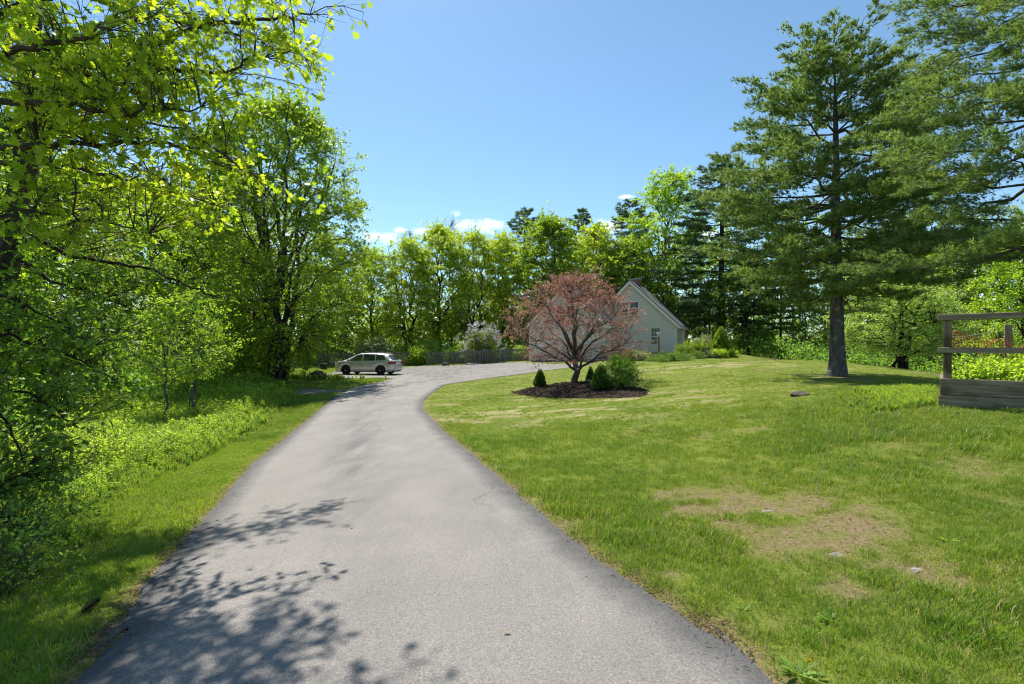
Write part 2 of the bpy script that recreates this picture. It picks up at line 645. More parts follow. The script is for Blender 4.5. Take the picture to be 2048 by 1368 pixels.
col = t.mix(t.math('MULTIPLY', t.attr('bare'), t.ramp(t.noise(7, 5, .7, p), [(.30, (.45, .45, .45)), (.55, (1, 1, 1))])), col, soil)
col = t.mix(t.attr('litter'), col, litter)
col = t.mix(t.attr('gravel'), col, gravel)
M['terrain'] = t.out(t.pbr(col, .95, t.bump(t.math('ADD', n_fine, t.math('MULTIPLY', n_mid, 1.5)), .7, .03), spec=.15))

t = NT('asphalt')
p = t.pos()
agg = t.math('ADD', t.math('MULTIPLY', t.noise(150, 3, .75, p), .5), t.math('MULTIPLY', t.noise(64, 3, .8, p), .5))
agg2 = t.n('ShaderNodeTexVoronoi', {'Scale': 150.0, 'Vector': p}, feature='F1').outputs['Color']
blot = t.noise(.9, 4, .6, p)
blot2 = t.noise(.22, 3, .5, p)
base = t.mix(t.ramp(blot, [(.3, (0, 0, 0)), (.72, (1, 1, 1))]), (.175, .161, .147), (.235, .215, .195))
base = t.mix(t.math('MULTIPLY', blot2, .5), base, (.175, .161, .147))
sp = t.ramp(agg, [(.36, (.50, .50, .51)), (.5, (.98, .98, .98)), (.64, (1.52, 1.49, 1.45))])
base = t.mix(1.0, base, sp, 'MULTIPLY')
sv = t.n('ShaderNodeSeparateColor', {'Color': agg2}).outputs[0]
base = t.mix(t.ramp(sv, [(.955, (0, 0, 0)), (.99, (1, 1, 1))]), base, (.31, .29, .27))
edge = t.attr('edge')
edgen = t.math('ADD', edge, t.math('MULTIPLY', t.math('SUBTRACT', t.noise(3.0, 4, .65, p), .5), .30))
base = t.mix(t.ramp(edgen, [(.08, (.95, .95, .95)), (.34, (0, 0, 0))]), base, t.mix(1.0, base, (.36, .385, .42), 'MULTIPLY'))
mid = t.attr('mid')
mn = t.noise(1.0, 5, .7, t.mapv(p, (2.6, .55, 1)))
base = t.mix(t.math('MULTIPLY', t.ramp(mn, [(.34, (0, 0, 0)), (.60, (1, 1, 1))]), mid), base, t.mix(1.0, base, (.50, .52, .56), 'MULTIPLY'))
crv = t.n('ShaderNodeMix', {}, data_type='VECTOR')
cr_n = t.noise(1.6, 4, .6, p, 1)
crv.inputs[0].default_value = .35
t.t.links.new(p, crv.inputs[4])
t.t.links.new(cr_n, crv.inputs[5])
vor = t.n('ShaderNodeTexVoronoi', {'Scale': .55}, feature='DISTANCE_TO_EDGE')
t.t.links.new(crv.outputs[1], vor.inputs['Vector'])
crack = t.ramp(vor.outputs[0], [(.002, (1, 1, 1)), (.007, (0, 0, 0))])
crack = t.math('MULTIPLY', crack, t.ramp(t.noise(.30, 2, .5, p), [(.52, (0, 0, 0)), (.60, (1, 1, 1))]))
base = t.mix(t.math('MULTIPLY', crack, .5), base, (.05, .048, .046))
M['asphalt'] = t.out(t.pbr(base, .82, t.bump(agg, .35, .006), spec=.35))

t = NT('mulch')
p = t.pos()
mnn = t.noise(26, 5, .75, t.mapv(p, (1, 1.6, 1)))
M['mulch'] = t.out(t.pbr(t.ramp(mnn, [(.3, (.012, .008, .006)), (.55, (.05, .032, .024)), (.8, (.16, .10, .075))]), .95, t.bump(mnn, 1, .05), spec=.15))
plain('mulch_chip', (.070, .042, .032), .95, vary=.5, scale=3)

t = NT('rock')
p = t.pos()
rn = t.noise(7, 6, .65, p)
M['rock'] = t.out(t.pbr(t.ramp(rn, [(.3, (.10, .095, .088)), (.55, (.25, .24, .225)), (.75, (.42, .41, .39))]), .9, t.bump(rn, .8, .06), spec=.25))
t = NT('rock_brown')
p = t.pos()
rn = t.noise(8, 6, .65, p)
M['rock_brown'] = t.out(t.pbr(t.ramp(rn, [(.3, (.055, .045, .034)), (.55, (.14, .115, .088)), (.78, (.27, .24, .20))]), .92, t.bump(rn, .9, .06), spec=.2))
t = NT('rock_pale')
p = t.pos()
rn = t.noise(9, 6, .65, p)
M['rock_pale'] = t.out(t.pbr(t.ramp(rn, [(.3, (.20, .17, .145)), (.55, (.33, .295, .26)), (.75, (.46, .42, .375))]), .9, t.bump(rn, .8, .05), spec=.25))

# ------------------------------------------------------------------ driveway outline (world x, y)
dl_px = [(141, 1368), (172, 1317), (242, 1243), (297, 1165), (371, 1079), (437, 1004), (508, 926), (586, 864), (640, 819), (663, 798), (690, 781), (709, 775), (749, 766), (784, 758)]
pad_px = [(784, 758), (759, 755.5), (715, 757), (672, 756), (655, 751), (668, 744), (715, 739), (760, 737), (807, 735), (851, 732), (899, 731), (950, 729), (1000, 726)]
dr_px = [(1544, 1363), (1461, 1298), (1378, 1247), (1294, 1187), (1211, 1132), (1142, 1076), (1050, 1000), (990, 950), (932, 900), (880, 855), (858, 832), (847, 817), (846, 803), (856, 793), (879, 776), (899, 768), (980, 756), (1030, 750), (1086, 742), (1126, 737), (1196, 727)]
GV, GU = np.array([math.sin(math.radians(25)), math.cos(math.radians(25))]), np.array([math.cos(math.radians(25)), -math.sin(math.radians(25))])
GAR, HOU = np.array([7.9, 44.0]), np.array([14.4, 45.0])          # right front corners of garage and main gable
L1 = np.array([(-.3, -10), (-1.25, -4)] + [tuple(hit(*q)[:2]) for q in dl_px])
R1 = np.array([(3.2, -10), (2.4, -4)] + [tuple(hit(*q)[:2]) for q in dr_px])
P1 = np.array([hit(*q)[:2] for q in pad_px])
L1s, R1s = smooth_line(L1, 10), smooth_line(R1, 10)
P1s = smooth_line(P1, 5)
garage_line = [tuple(GAR - GU * 6.8 + GV * .05), tuple(GAR + GU * .2 + GV * .05)]


def densify(pts, step):
    out = [pts[0]]
    for a, b in zip(pts[:-1], pts[1:]):
        n = max(1, int(np.hypot(*(b - a)) / step))
        for k in range(1, n + 1):
            out.append(a + (b - a) * k / n)
    return np.array(out)


def ragged(pts, amp, seed):
    s = np.arange(len(pts))
    nrm = unit(np.c_[-np.gradient(pts[:, 1]), np.gradient(pts[:, 0])])
    return pts + nrm * ((fbm(s * .37 + seed, s * 0 + seed, 1.0, 3) - .5) * 2 * amp)[:, None]


Lr, Rr, Pr = ragged(densify(L1s, .12), .05, 3), ragged(densify(R1s, .12), .05, 9), ragged(densify(P1s, .3), .10, 4)
DRIVE = np.vstack([Lr, Pr[1:], garage_line, Rr[::-1]])
DRIVE = DRIVE[np.r_[True, np.hypot(*np.diff(DRIVE, axis=0).T) > .02]]
DRIVE_S = DRIVE[::4]

# gravel spur left of the drive
SPUR = [tuple(hit(*q)[:2]) for q in [(692, 779.5), (640, 778.5), (590, 779), (588, 790), (612, 789.5), (650, 786), (676, 785)]]
# mulch island
isl = [(1022, 787), (1035, 782), (1062, 778), (1100, 772), (1148, 768), (1200, 767), (1250, 771), (1285, 778), (1296, 787), (1285, 793), (1240, 796), (1180, 797), (1120, 796), (1060, 793)]
ISLAND = smooth_line([tuple(hit(*q)[:2]) for q in isl + isl[:1]], 5)[:-1]
BED = [tuple(q) for q in (at(1880, 0, 8)[:2], at(1880, 0, 8)[:2] + np.array([5.2, -.55]), at(1880, 0, 8)[:2] + np.array([5.5, 1.15]), at(1880, 0, 8)[:2] + np.array([.18, 1.7]))]


def wcorner(c, s, v):
    return tuple(c - GU * s + GV * v)


HOUSE_FP = [wcorner(HOU, -.1, 0), wcorner(HOU, 8, 0), wcorner(HOU, 8, 9), wcorner(HOU, -.1, 9)]
GARAGE_FP = [wcorner(GAR, -.1, 0), wcorner(GAR, 6.9, 0), wcorner(GAR, 6.9, 8), wcorner(GAR, -.1, 8)]

meadow_py = [770, 778, 800, 850, 900, 950, 1000, 1050, 1100]
meadow_px = [560, 590, 592, 520, 440, 330, 235, 95, -20]


def meadow(x, y, z):
    """1 inside the unmown strip on the left"""
    px, py = project(x, y, z)
    lim = np.interp(py, meadow_py, meadow_px)
    m = sstep(18, -18, px - lim)
    near = sstep(-3.7, -4.3, x + .25 * (y - 4))
    return np.where(py > 1080, near, m) * (y < 31) * (y > .5)


def woods(x, y):
    """forest floor"""
    a = sstep(0, 2.5, y - (51.5 + .05 * x) + (x < -21) * 0)          # behind the fence and house
    b = sstep(0, 2.0, -x - (13.0 + .12 * np.maximum(y - 14, 0)) - 2.0 * (y > 32))  # left woods
    crest = np.interp(x, [8, 12, 15, 18, 20, 24, 30], [60, 56, 52, 46, 36, 30, 20])
    c = sstep(-1, 2.5, y - crest) * (x > 10)
    c2 = sstep(13.5, 16, x - .18 * (y - 8)) * (y < 30)
    return np.clip(np.maximum(np.maximum(a, b), np.maximum(c, c2)), 0, 1)


bare_list = [(1560, 1040, 1.05, .75, 1.0), (1440, 1005, .65, .5, .8), (1680, 1075, .7, .35, .85), (1800, 1165, .7, .22, .8), (1320, 1156, .22, .08, 1.2), (1900, 1135, .55, .22, .8), (1770, 1190, .35, .14, .8),
             (1960, 935, .6, .45, .55), (1850, 895, .5, .4, .4), (1180, 1060, .3, .25, .7), (1700, 990, .5, .3, .45), (1510, 965, .35, .2, .5), (2010, 1010, .4, .3, .5), (1990, 1165, .4, .2, .6),
             (1690, 757, .9, .9, .85)]
bare_w = [(*hit(a, b)[:2], c, d, e) for a, b, c, d, e in bare_list]


def bare(x, y):
    """1 on worn earth: ragged patches, sprigs left standing in them"""
    b = np.zeros(np.shape(x))
    wx, wy = x + .35 * (fbm(x, y, 1.7, 3) - .5) * 2, y + .35 * (fbm(x + 40, y, 1.7, 3) - .5) * 2
    for cx, cy, rx, ry, s in bare_w:
        q = ((wx - cx) / rx) ** 2 + ((wy - cy) / (ry * 1.15)) ** 2
        b = np.maximum(b, s * np.clip(1.45 - q, 0, 1))
    n = fbm(x, y, 5.5, 4)
    b = np.clip(b * sstep(.30, .58, n + .12 * (b - .5)) * 1.15, 0, 1)
    b = np.maximum(b, .6 * sstep(.62, .76, fbm(x + 31, y, 1.1, 4)) * sstep(.4, .6, n))
    return b


def straw(x, y):
    """dry clippings lying in mowing streaks on the middle lawn"""
    m = sstep(10.5, 13, y) * sstep(44, 34, y) * (x > -3.2) * .34 + 1.0 * np.exp(-((x - .9) / 3.4) ** 2 - ((y - 15.0) / 2.6) ** 2) + .8 * np.exp(-((x - 9) / 4) ** 2 - ((y - 27) / 3) ** 2) + .35 * np.exp(-((x - 6) / 2.0) ** 2 - ((y - 12) / 1.2) ** 2)
    st_ = fbm(x * .8 + 5, y * 2.6, 1.1, 4)
    return np.clip(m, 0, 1) * sstep(.50, .64, st_) * (.55 + .45 * sstep(.4, .6, vnoise(x, y, 7)))


# ------------------------------------------------------------------ ground sheet
def axis(segs):
    out = []
    for a, b, s in segs:
        out += list(np.arange(a, b, s))
    return np.array(out + [segs[-1][1]])


gx = axis([(-700, -100, 60), (-100, -40, 4), (-40, -16, .8), (-16, -6, .3), (-6, 9, .14), (9, 20, .35), (20, 45, .8), (45, 105, 4), (105, 705, 60)])
gy = axis([(-300, -30, 30), (-30, -6, 2), (-6, 2, .4), (2, 12, .14), (12, 24, .24), (24, 55, .45), (55, 110, 2), (110, 900, 60)])
X, Y = np.meshgrid(gx, gy)
Z = gz(X, Y)
DRIVE_POLY = [tuple(q) for q in DRIVE_S]
dd = np.full(X.shape, 50.0)
nearm = (X > -22) & (X < 12) & (Y > -11) & (Y < 50)
dd[nearm] = dist_poly(DRIVE_POLY, X[nearm], Y[nearm])
ind = np.zeros(X.shape, bool)
ind[nearm] = inside(DRIVE_POLY, X[nearm], Y[nearm])
sdd = np.where(ind, -dd, dd)
bump_ = (fbm(X, Y, 1.3, 4) - .5) * .05 * sstep(0, .6, sdd)
wd = woods(X, Y)
Zg = Z + bump_ - .055 * sstep(.04, -.12, sdd) + wd * (fbm(X, Y, .5, 3) - .5) * .3
nv = len(gx)
ii = (np.arange(len(gy) - 1)[:, None] * nv + np.arange(nv - 1)[None]).ravel()
me = fast_mesh('ground', np.c_[X.ravel(), Y.ravel(), Zg.ravel()], np.c_[ii, ii + 1, ii + nv + 1, ii + nv], mats=(M['terrain'],), smooth=True)
BARE = np.clip(np.maximum(bare(X, Y) * (X > -1), .95 * sstep(.16 + .2 * (fbm(X, Y, 3, 3) - .5), .02, sdd) * (Y < 32)), 0, 1)
STR = straw(X, Y)
GRV = inside(SPUR, X, Y).astype(float) + np.where((np.hypot((X + 10.2) / 1.8, (Y - 33.2) / .9) < 1), .7, 0)
for nm, arr in (('bare', BARE), ('litter', wd), ('straw', np.clip(STR, 0, 1)), ('gravel', np.clip(GRV, 0, 1))):
    a = me.attributes.new(nm, 'FLOAT', 'POINT')
    a.data.foreach_set('value', np.ascontiguousarray(arr.ravel(), dtype=np.float32))
tag(obj('ground', me), 'green lawn and earth ground around the driveway', 'ground', kind='structure')

# driveway sheet
ip = []
for y0, y1, s in ((-10, 12, .35), (12, 30, .6), (30, 49, .9)):
    a, b = np.meshgrid(np.arange(-14, 9, s), np.arange(y0, y1, s))
    a, b = (a + rng.uniform(-.1, .1, a.shape) * s).ravel(), (b + rng.uniform(-.1, .1, b.shape) * s).ravel()
    k = inside(DRIVE_POLY, a, b) & (dist_poly(DRIVE_POLY, a, b) > .28 * s + .1)
    ip.append(np.c_[a[k], b[k]])
rim_in = []
for ln, sg in ((Lr, 1), (Rr, -1)):
    nrm = unit(np.c_[np.gradient(ln[:, 1]), -np.gradient(ln[:, 0])]) * sg
    for off in (.07, .24):
        q = ln[::2] + nrm[::2] * off
        rim_in.append(q[inside(DRIVE_POLY, q[:, 0], q[:, 1])])
pts = np.vstack([DRIVE] + ip + rim_in)
nb = len(DRIVE)
res = delaunay_2d_cdt([Vector(q) for q in pts], [(i, (i + 1) % nb) for i in range(nb)], [], 1, 1e-4)
dv = np.array([tuple(q) for q in res[0]])
df = [f for f in res[2] if len(f) == 3]
dz = gz(dv[:, 0], dv[:, 1])
ed = dist_poly(DRIVE_POLY, dv[:, 0], dv[:, 1])
dz = dz + .012 * sstep(0, .1, ed)
me = fast_mesh('driveway', np.c_[dv, dz], np.array(df), mats=(M['asphalt'],), smooth=True)


def dist_line(ln, x, y):
    return np.min(np.hypot(x[:, None] - ln[None, ::3, 0], y[:, None] - ln[None, ::3, 1]), 1)


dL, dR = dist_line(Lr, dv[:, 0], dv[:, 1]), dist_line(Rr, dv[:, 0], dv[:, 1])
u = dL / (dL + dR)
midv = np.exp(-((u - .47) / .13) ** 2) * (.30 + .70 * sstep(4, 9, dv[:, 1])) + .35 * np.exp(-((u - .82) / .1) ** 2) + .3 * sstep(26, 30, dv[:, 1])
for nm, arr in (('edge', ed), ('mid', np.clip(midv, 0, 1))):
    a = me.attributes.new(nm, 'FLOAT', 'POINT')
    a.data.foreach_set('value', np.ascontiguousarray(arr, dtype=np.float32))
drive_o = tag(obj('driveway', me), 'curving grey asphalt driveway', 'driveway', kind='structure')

# mulch island, slightly mounded
ia, ib = np.meshgrid(np.arange(ISLAND[:, 0].min(), ISLAND[:, 0].max(), .12), np.arange(ISLAND[:, 1].min(), ISLAND[:, 1].max(), .12))
ia, ib = ia.ravel(), ib.ravel()
IP = [tuple(q) for q in ISLAND]
k = inside(IP, ia, ib) & (dist_poly(IP, ia, ib) > .06)
pts = np.vstack([ISLAND, np.c_[ia[k], ib[k]]])
res = delaunay_2d_cdt([Vector(q) for q in pts], [(i, (i + 1) % len(ISLAND)) for i in range(len(ISLAND))], [], 1, 1e-4)
mv = np.array([tuple(q) for q in res[0]])


def island_z(x, y):
    x, y = np.atleast_1d(x), np.atleast_1d(y)
    e = dist_poly(IP, x, y)
    return gz(x, y) + .012 + .13 * sstep(0, .8, e) + (fbm(x, y, 6, 3) - .5) * .09 * sstep(0, .25, e)


me = fast_mesh('mulch_bed', np.c_[mv, island_z(mv[:, 0], mv[:, 1])], np.array([f for f in res[2] if len(f) == 3]), mats=(M['mulch'],), smooth=True)
mulch = tag(obj('mulch_bed', me), 'dark bark mulch bed island in the lawn', 'mulch bed', kind='structure')
# loose bark chips lying in it
ns = 5200
cx_, cy_ = rng.uniform(ISLAND[:, 0].min() - .1, ISLAND[:, 0].max() + .1, ns), rng.uniform(ISLAND[:, 1].min() - .1, ISLAND[:, 1].max() + .1, ns)
k = inside(IP, cx_, cy_) | (dist_poly(IP, cx_, cy_) < .08)
cx_, cy_ = cx_[k], cy_[k]
Pc = np.c_[cx_, cy_, island_z(cx_, cy_) + .008]
D_ = unit(rng.normal(0, 1, Pc.shape) * [1, 1, .35])
v, f, a = leaves(Pc, D_, unit(rng.normal(0, .5, Pc.shape) + [0, 0, 1]), rng.uniform(.04, .12, len(Pc)), rng.uniform(.015, .04, len(Pc)), 'diamond')
o = obj('bark_chips', fast_mesh('bark_chips', v, f, a, (M['dry_leaf'],)), mulch)
o.data.materials.clear()
leaf_mat('chip', (.022, .014, .011), (.055, .034, .026), (.150, .090, .070), .02, .9, (1, 1, 1), .1, 0)
o.data.materials.append(M['chip'])
tag(o, kind='stuff')

# ------------------------------------------------------------------ house
plain('siding', (.68, .585, .485), .75, vary=.05, scale=2)
plain('trim', (.76, .71, .60), .6, vary=.06)
plain('door_cream', (.80, .74, .62), .6, vary=.05)
plain('porch_wood', (.42, .29, .15), .7, vary=.15)
plain('concrete', (.30, .29, .275), .9, vary=.15)
plain('brick', (.22, .12, .09), .9, vary=.2, scale=20)
plain('interior', (.06, .055, .05), .9)
plain('blind', (.42, .33, .22), .8)
t = NT('shingle')
p = t.obj()
bk = t.n('ShaderNodeTexBrick', {'Color1': (.120, .115, .113, 1), 'Color2': (.165, .158, .155, 1), 'Mortar': (.085, .082, .08, 1), 'Scale': 1.0, 'Mortar Size': .012, 'Brick Width': .33, 'Row Height': .14})
mp = t.n('ShaderNodeMapping', {'Rotation': (math.radians(90), 0, math.radians(90))})
t.t.links.new(p, mp.inputs[0])
t.t.links.new(mp.outputs[0], bk.inputs['Vector'])
cs = t.mix(t.noise(1.2, 4, .6, p), bk.outputs[0], t.mix(1.0, bk.outputs[0], (.8, .8, .82), 'MULTIPLY'))
M['shingle'] = t.out(t.pbr(cs, .9, t.bump(t.noise(60, 3, .6, p), .4, .01), spec=.2))
t = NT('glass')
M['glass'] = t.out(t.pbr((.018, .022, .026), .06, spec=.5))

house = thing('house', 'greige clapboard cape house with steep gables and attached two-door garage', 'house', (HOU[0], HOU[1], 0), math.radians(-25))
EAVE, RIDGE, SLOPE = 3.5, 7.35, 3.85 / 4.0


def clap(mb, p0, dx, out, spans, course=.15, depth=.034):
    """lapped boards; spans(z) -> (s0, s1) or None; p0 origin (x,y), dx unit along, out unit outward"""
    z, ztop = spans('lo'), spans('hi')
    while z < ztop - .02:
        z2 = min(z + course, ztop)
        a, b = spans(z), spans(z2)
        if a and b:
            q = lambda s, zz, d: (p0[0] + dx[0] * s + out[0] * d, p0[1] + dx[1] * s + out[1] * d, zz)
            mb.poly([q(a[0], z, depth), q(a[1], z, depth), q(b[1], z2, .004), q(b[0], z2, .004)])
            mb.poly([q(a[0], z, .002), q(a[1], z, .002), q(a[1], z, depth), q(a[0], z, depth)])
        z = z2


def gable_span(wd, lo, eave, ridge):
    def f(z):
        if z == 'lo':
            return lo
        if z == 'hi':
            return ridge
        if z <= eave:
            return (0, wd)
        k = (z - eave) / (ridge - eave) * wd / 2
        return (k, wd - k)
    return f


def rect_span(wd, lo, hi):
    return lambda z: lo if z == 'lo' else hi if z == 'hi' else (0, wd)


def building(x1, y0, wd, dp, lo, ridge, eave, found):
    """one gabled block: right wall at x1, front at y0; returns nothing, adds wall parts"""
    x0 = x1 - wd
    mb = MB()
    mb.prism([(x0, y0, lo), (x1, y0, lo), (x1, y0, eave), (x0 + wd / 2, y0, ridge), (x0, y0, eave)], (0, .15, 0))
    clap(mb, (x0, y0), (1, 0), (0, -1), gable_span(wd, lo, eave, ridge - .05))
    mb.obj('wall', M['siding'], house)
    mb = MB()
    mb.box((x1 - .15, y0 + .152, lo), (x1, y0 + dp, eave + .1))
    clap(mb, (x1, y0), (0, 1), (1, 0), rect_span(dp, lo, eave + .05))
    mb.obj('wall', M['siding'], house)
    mb = MB()
    mb.box((x0, y0 + .152, lo), (x0 + .15, y0 + dp, eave + .1))
    clap(mb, (x0, y0 + dp), (0, -1), (-1, 0), rect_span(dp, lo, eave + .05))
    mb.obj('wall', M['siding'], house)
    mb = MB()
    mb.prism([(x0 + .152, y0 + dp - .15, lo), (x1 - .152, y0 + dp - .15, lo), (x1 - .152, y0 + dp - .15, eave), (x0 + wd / 2, y0 + dp - .15, ridge - .1), (x0 + .152, y0 + dp - .15, eave)], (0, .15, 0))
    mb.obj('wall', M['siding'], house)
    if found is not None:
        MB().box((x0 + .04, y0 + .04, found), (x1 - .04, y0 + dp - .04, lo - .003)).obj('foundation', M['concrete'], house)
    sl = (ridge - eave) / (wd / 2)
    oh, th = .32, .16
    roof = None
    for sg in (1, -1):
        xm = x0 + wd / 2
        xe, ze = xm + sg * (wd / 2 + oh), ridge - sl * (wd / 2 + oh) + .06
        mb = MB()
        mb.prism([(xm, y0 - .22, ridge + .06), (xe, y0 - .22, ze), (xe, y0 - .22, ze + th), (xm, y0 - .22, ridge + .06 + th)], (0, dp + .44, 0))
        r_ = mb.obj('roof', M['shingle'], house)
        roof = roof or r_
        # rake board and soffit fascia
        mb = MB()
        mb.prism([(xm, y0 - .26, ridge - .16), (xe, y0 - .26, ze - .20), (xe, y0 - .26, ze + .07), (xm, y0 - .26, ridge + .12)], (0, .038, 0))
        mb.obj('rake_board', M['trim'], house, bevel=.004)
        MB().box((min(xe, xe + sg * .03), y0 - .2, ze - .14), (max(xe, xe + sg * .03), y0 + dp + .2, ze + .10)).obj('fascia', M['trim'], house)
        MB().prism([(xe - sg * .01, y0 - .2, ze - .13), (x1 + .03 if sg > 0 else x0 - .03, y0 - .2, ze - .13), (x1 + .03 if sg > 0 else x0 - .03, y0 - .2, ze - .10), (xe - sg * .01, y0 - .2, ze - .10)], (0, dp + .4, 0)).obj('soffit', M['trim'], house)
        xc = x1 if sg > 0 else x0
        MB().box((xc - .07, y0 - .05, lo), (xc + .05, y0 + .06, eave - .12)).obj('corner_board', M['trim'], house, bevel=.004)
    return roof


roof_main = building(0, 0, 8, 9, 1.03, RIDGE, EAVE, .2)
GX, GY = -5.47, -3.65
building(GX, GY, 6.9, 8, .30, 6.78, 3.50, .02)
MB().box((-4.55, 2.2, 6.9), (-3.6, 3.0, 7.85)).obj('chimney', M['brick'], roof_main, bevel=.01)
ch = [c for c in roof_main.children if c.name.startswith('chimney')][0]
MB().box((-4.62, 2.13, 7.852), (-3.53, 3.07, 7.95)).obj('chimney_cap', M['concrete'], roof_main, bevel=.01)


def window(x0, x1, z0, z1, y, cols, rows, mull=False):
    """double-hung window in a front wall at depth y"""
    wnd = MB()
    fw = .07
    for a, b in (((x0 - fw, z0 - fw), (x1 + fw, z0)), ((x0 - fw, z1), (x1 + fw, z1 + fw)), ((x0 - fw, z0), (x0, z1)), ((x1, z0), (x1 + fw, z1))):
        wnd.box((a[0], y - .06, a[1]), (b[0], y - .003, b[1]))
    wo_ = wnd.obj('window', M['trim'], house)
    MB().box((x0 - fw - .03, y - .10, z0 - fw - .045), (x1 + fw + .03, y - .003, z0 - fw - .002)).obj('sill', M['trim'], wo_)
    zm = (z0 + z1) / 2
    for q, (a, b) in enumerate(((z0, zm), (zm, z1))):
        MB().box((x0 + .002, y - .034 - .004 * q, a + .002), (x1 - .002, y - .026 - .004 * q, b - .002)).obj('pane', M['glass'], wo_)
    mm = MB()
    mm.box((x0, y - .054, zm - .028), (x1, y - .039, zm + .028))
    mm.obj('meeting_rail', M['trim'], wo_)
    mm = MB()
    for i in range(1, cols):
        xx = x0 + (x1 - x0) * i / cols
        mm.box((xx - .011, y - .048, z0), (xx + .011, y - .040, zm - .03))
        mm.box((xx - .011, y - .048, zm + .03), (xx + .011, y - .040, z1))
    for q, (a, b) in enumerate(((z0, zm), (zm, z1))):
        for j in range(1, rows):
            zz = a + (b - a) * j / rows
            mm.box((x0, y - .0505, zz - .011), (x1, y - .0485, zz + .011))
    if cols > 1 or rows > 1:
        mm.obj('muntin', M['trim'], wo_)
    return wo_


window(-2.10, -1.36, 1.70, 3.14, -.034, 3, 2)
window(-3.98, -3.26, 4.38, 5.56, -.034, 1, 1)
window(-4.92, -4.20, 4.38, 5.56, -.034, 1, 1)
window(GX - 4.25, GX - 3.52, 3.62, 5.10, GY - .034, 1, 1)
window(GX - 3.35, GX - 2.62, 3.62, 5.10, GY - .034, 1, 1)
# side entry on the right wall: window, recessed door posts, step
sw = MB()
for a, b in (((1.6, 1.55), (1.68, 3.0)), ((2.35, 1.55), (2.43, 3.0)), ((1.6, 3.0), (2.43, 3.08)), ((1.6, 1.47), (2.43, 1.55))):
    sw.box((.036, a[0], a[1]), (.08, b[0], b[1]))
sw = sw.obj('window', M['trim'], house)
MB().box((.038, 1.682, 1.552), (.046, 2.348, 2.998)).obj('pane', M['glass'], sw)
dr_ = MB().box((.036, 4.6, 1.06), (.085, 5.6, 3.1)).obj('door', M['trim'], house)
MB().box((.087, 4.72, 2.0), (.095, 5.48, 2.95)).obj('pane', M['glass'], dr_)
for yy, mt in ((3.7, 'trim'), (4.35, 'trim'), (5.9, 'porch_wood'), (6.9, 'porch_wood')):
    MB().box((.04, yy, 1.05), (.24, yy + .22, 3.32)).obj('porch_post', M[mt], house, bevel=.01)
MB().box((.04, 3.3, .55), (1.1, 7.4, 1.0)).obj('porch_step', M['brick'], house, bevel=.01)
# garage doors: each four rows of raised panels
for k, xa in enumerate((GX - 3.05, GX - 6.35)):
    dz0, dz1, wd_ = .30, 2.46, 2.6
    d = MB().box((xa, GY - .055, dz0), (xa + wd_, GY - .036, dz1)).obj('garage_door', M['door_cream'], house)
    pm = None
    for i in range(4):
        for j in range(4):
            a0, b0 = xa + .06 + i * (wd_ - .04) / 4, dz0 + .05 + j * (dz1 - dz0 - .02) / 4
            if pm is None:
                pm = MB().box((0, -.02, 0), ((wd_ - .04) / 4 - .09, 0, (dz1 - dz0 - .02) / 4 - .08)).mesh('panel', M['door_cream'], bevel=.012)
            obj('panel', pm, d, (a0, GY - .0555, b0))
    MB().box((xa + wd_ / 2 - .10, GY - .12, dz0 + .28), (xa + wd_ / 2 + .10, GY - .077, dz0 + .32)).obj('handle', M['interior'], d)
    tr_ = MB()
    tr_.box((xa - .11, GY - .08, dz0), (xa - .003, GY - .003, dz1 + .1))
    tr_.box((xa + wd_ + .003, GY - .08, dz0), (xa + wd_ + .11, GY - .003, dz1 + .1))
    tr_.box((xa - .002, GY - .078, dz1 + .003), (xa + wd_ + .002, GY - .003, dz1 + .1))
    tr_.obj('door_frame', M['trim'], house)

# ------------------------------------------------------------------ picket fences
t = NT('weathered_wood')
p = t.obj()
wn_ = t.noise(6, 5, .65, t.mapv(p, (6, 6, .6)))
ri = t.n('ShaderNodeObjectInfo').outputs['Random']
cw = t.ramp(wn_, [(.3, (.14, .12, .10)), (.6, (.28, .25, .21)), (.8, (.40, .365, .32))])
cw = t.mix(ri, cw, t.mix(1.0, cw, (.6, .6, .6), 'MULTIPLY'))
M['weathered_wood'] = t.out(t.pbr(cw, .9, t.bump(wn_, .5, .01), spec=.2))

pk = MB().prism([(-.036, 0, .06), (.036, 0, .06), (.036, 0, 1.24), (0, 0, 1.32), (-.036, 0, 1.24)], (0, .02, 0)).mesh('picket', M['weathered_wood'])
post_m = MB().box((-.06, .025, -.3), (.06, .145, 1.28)).mesh('post', M['weathered_wood'], bevel=.01)


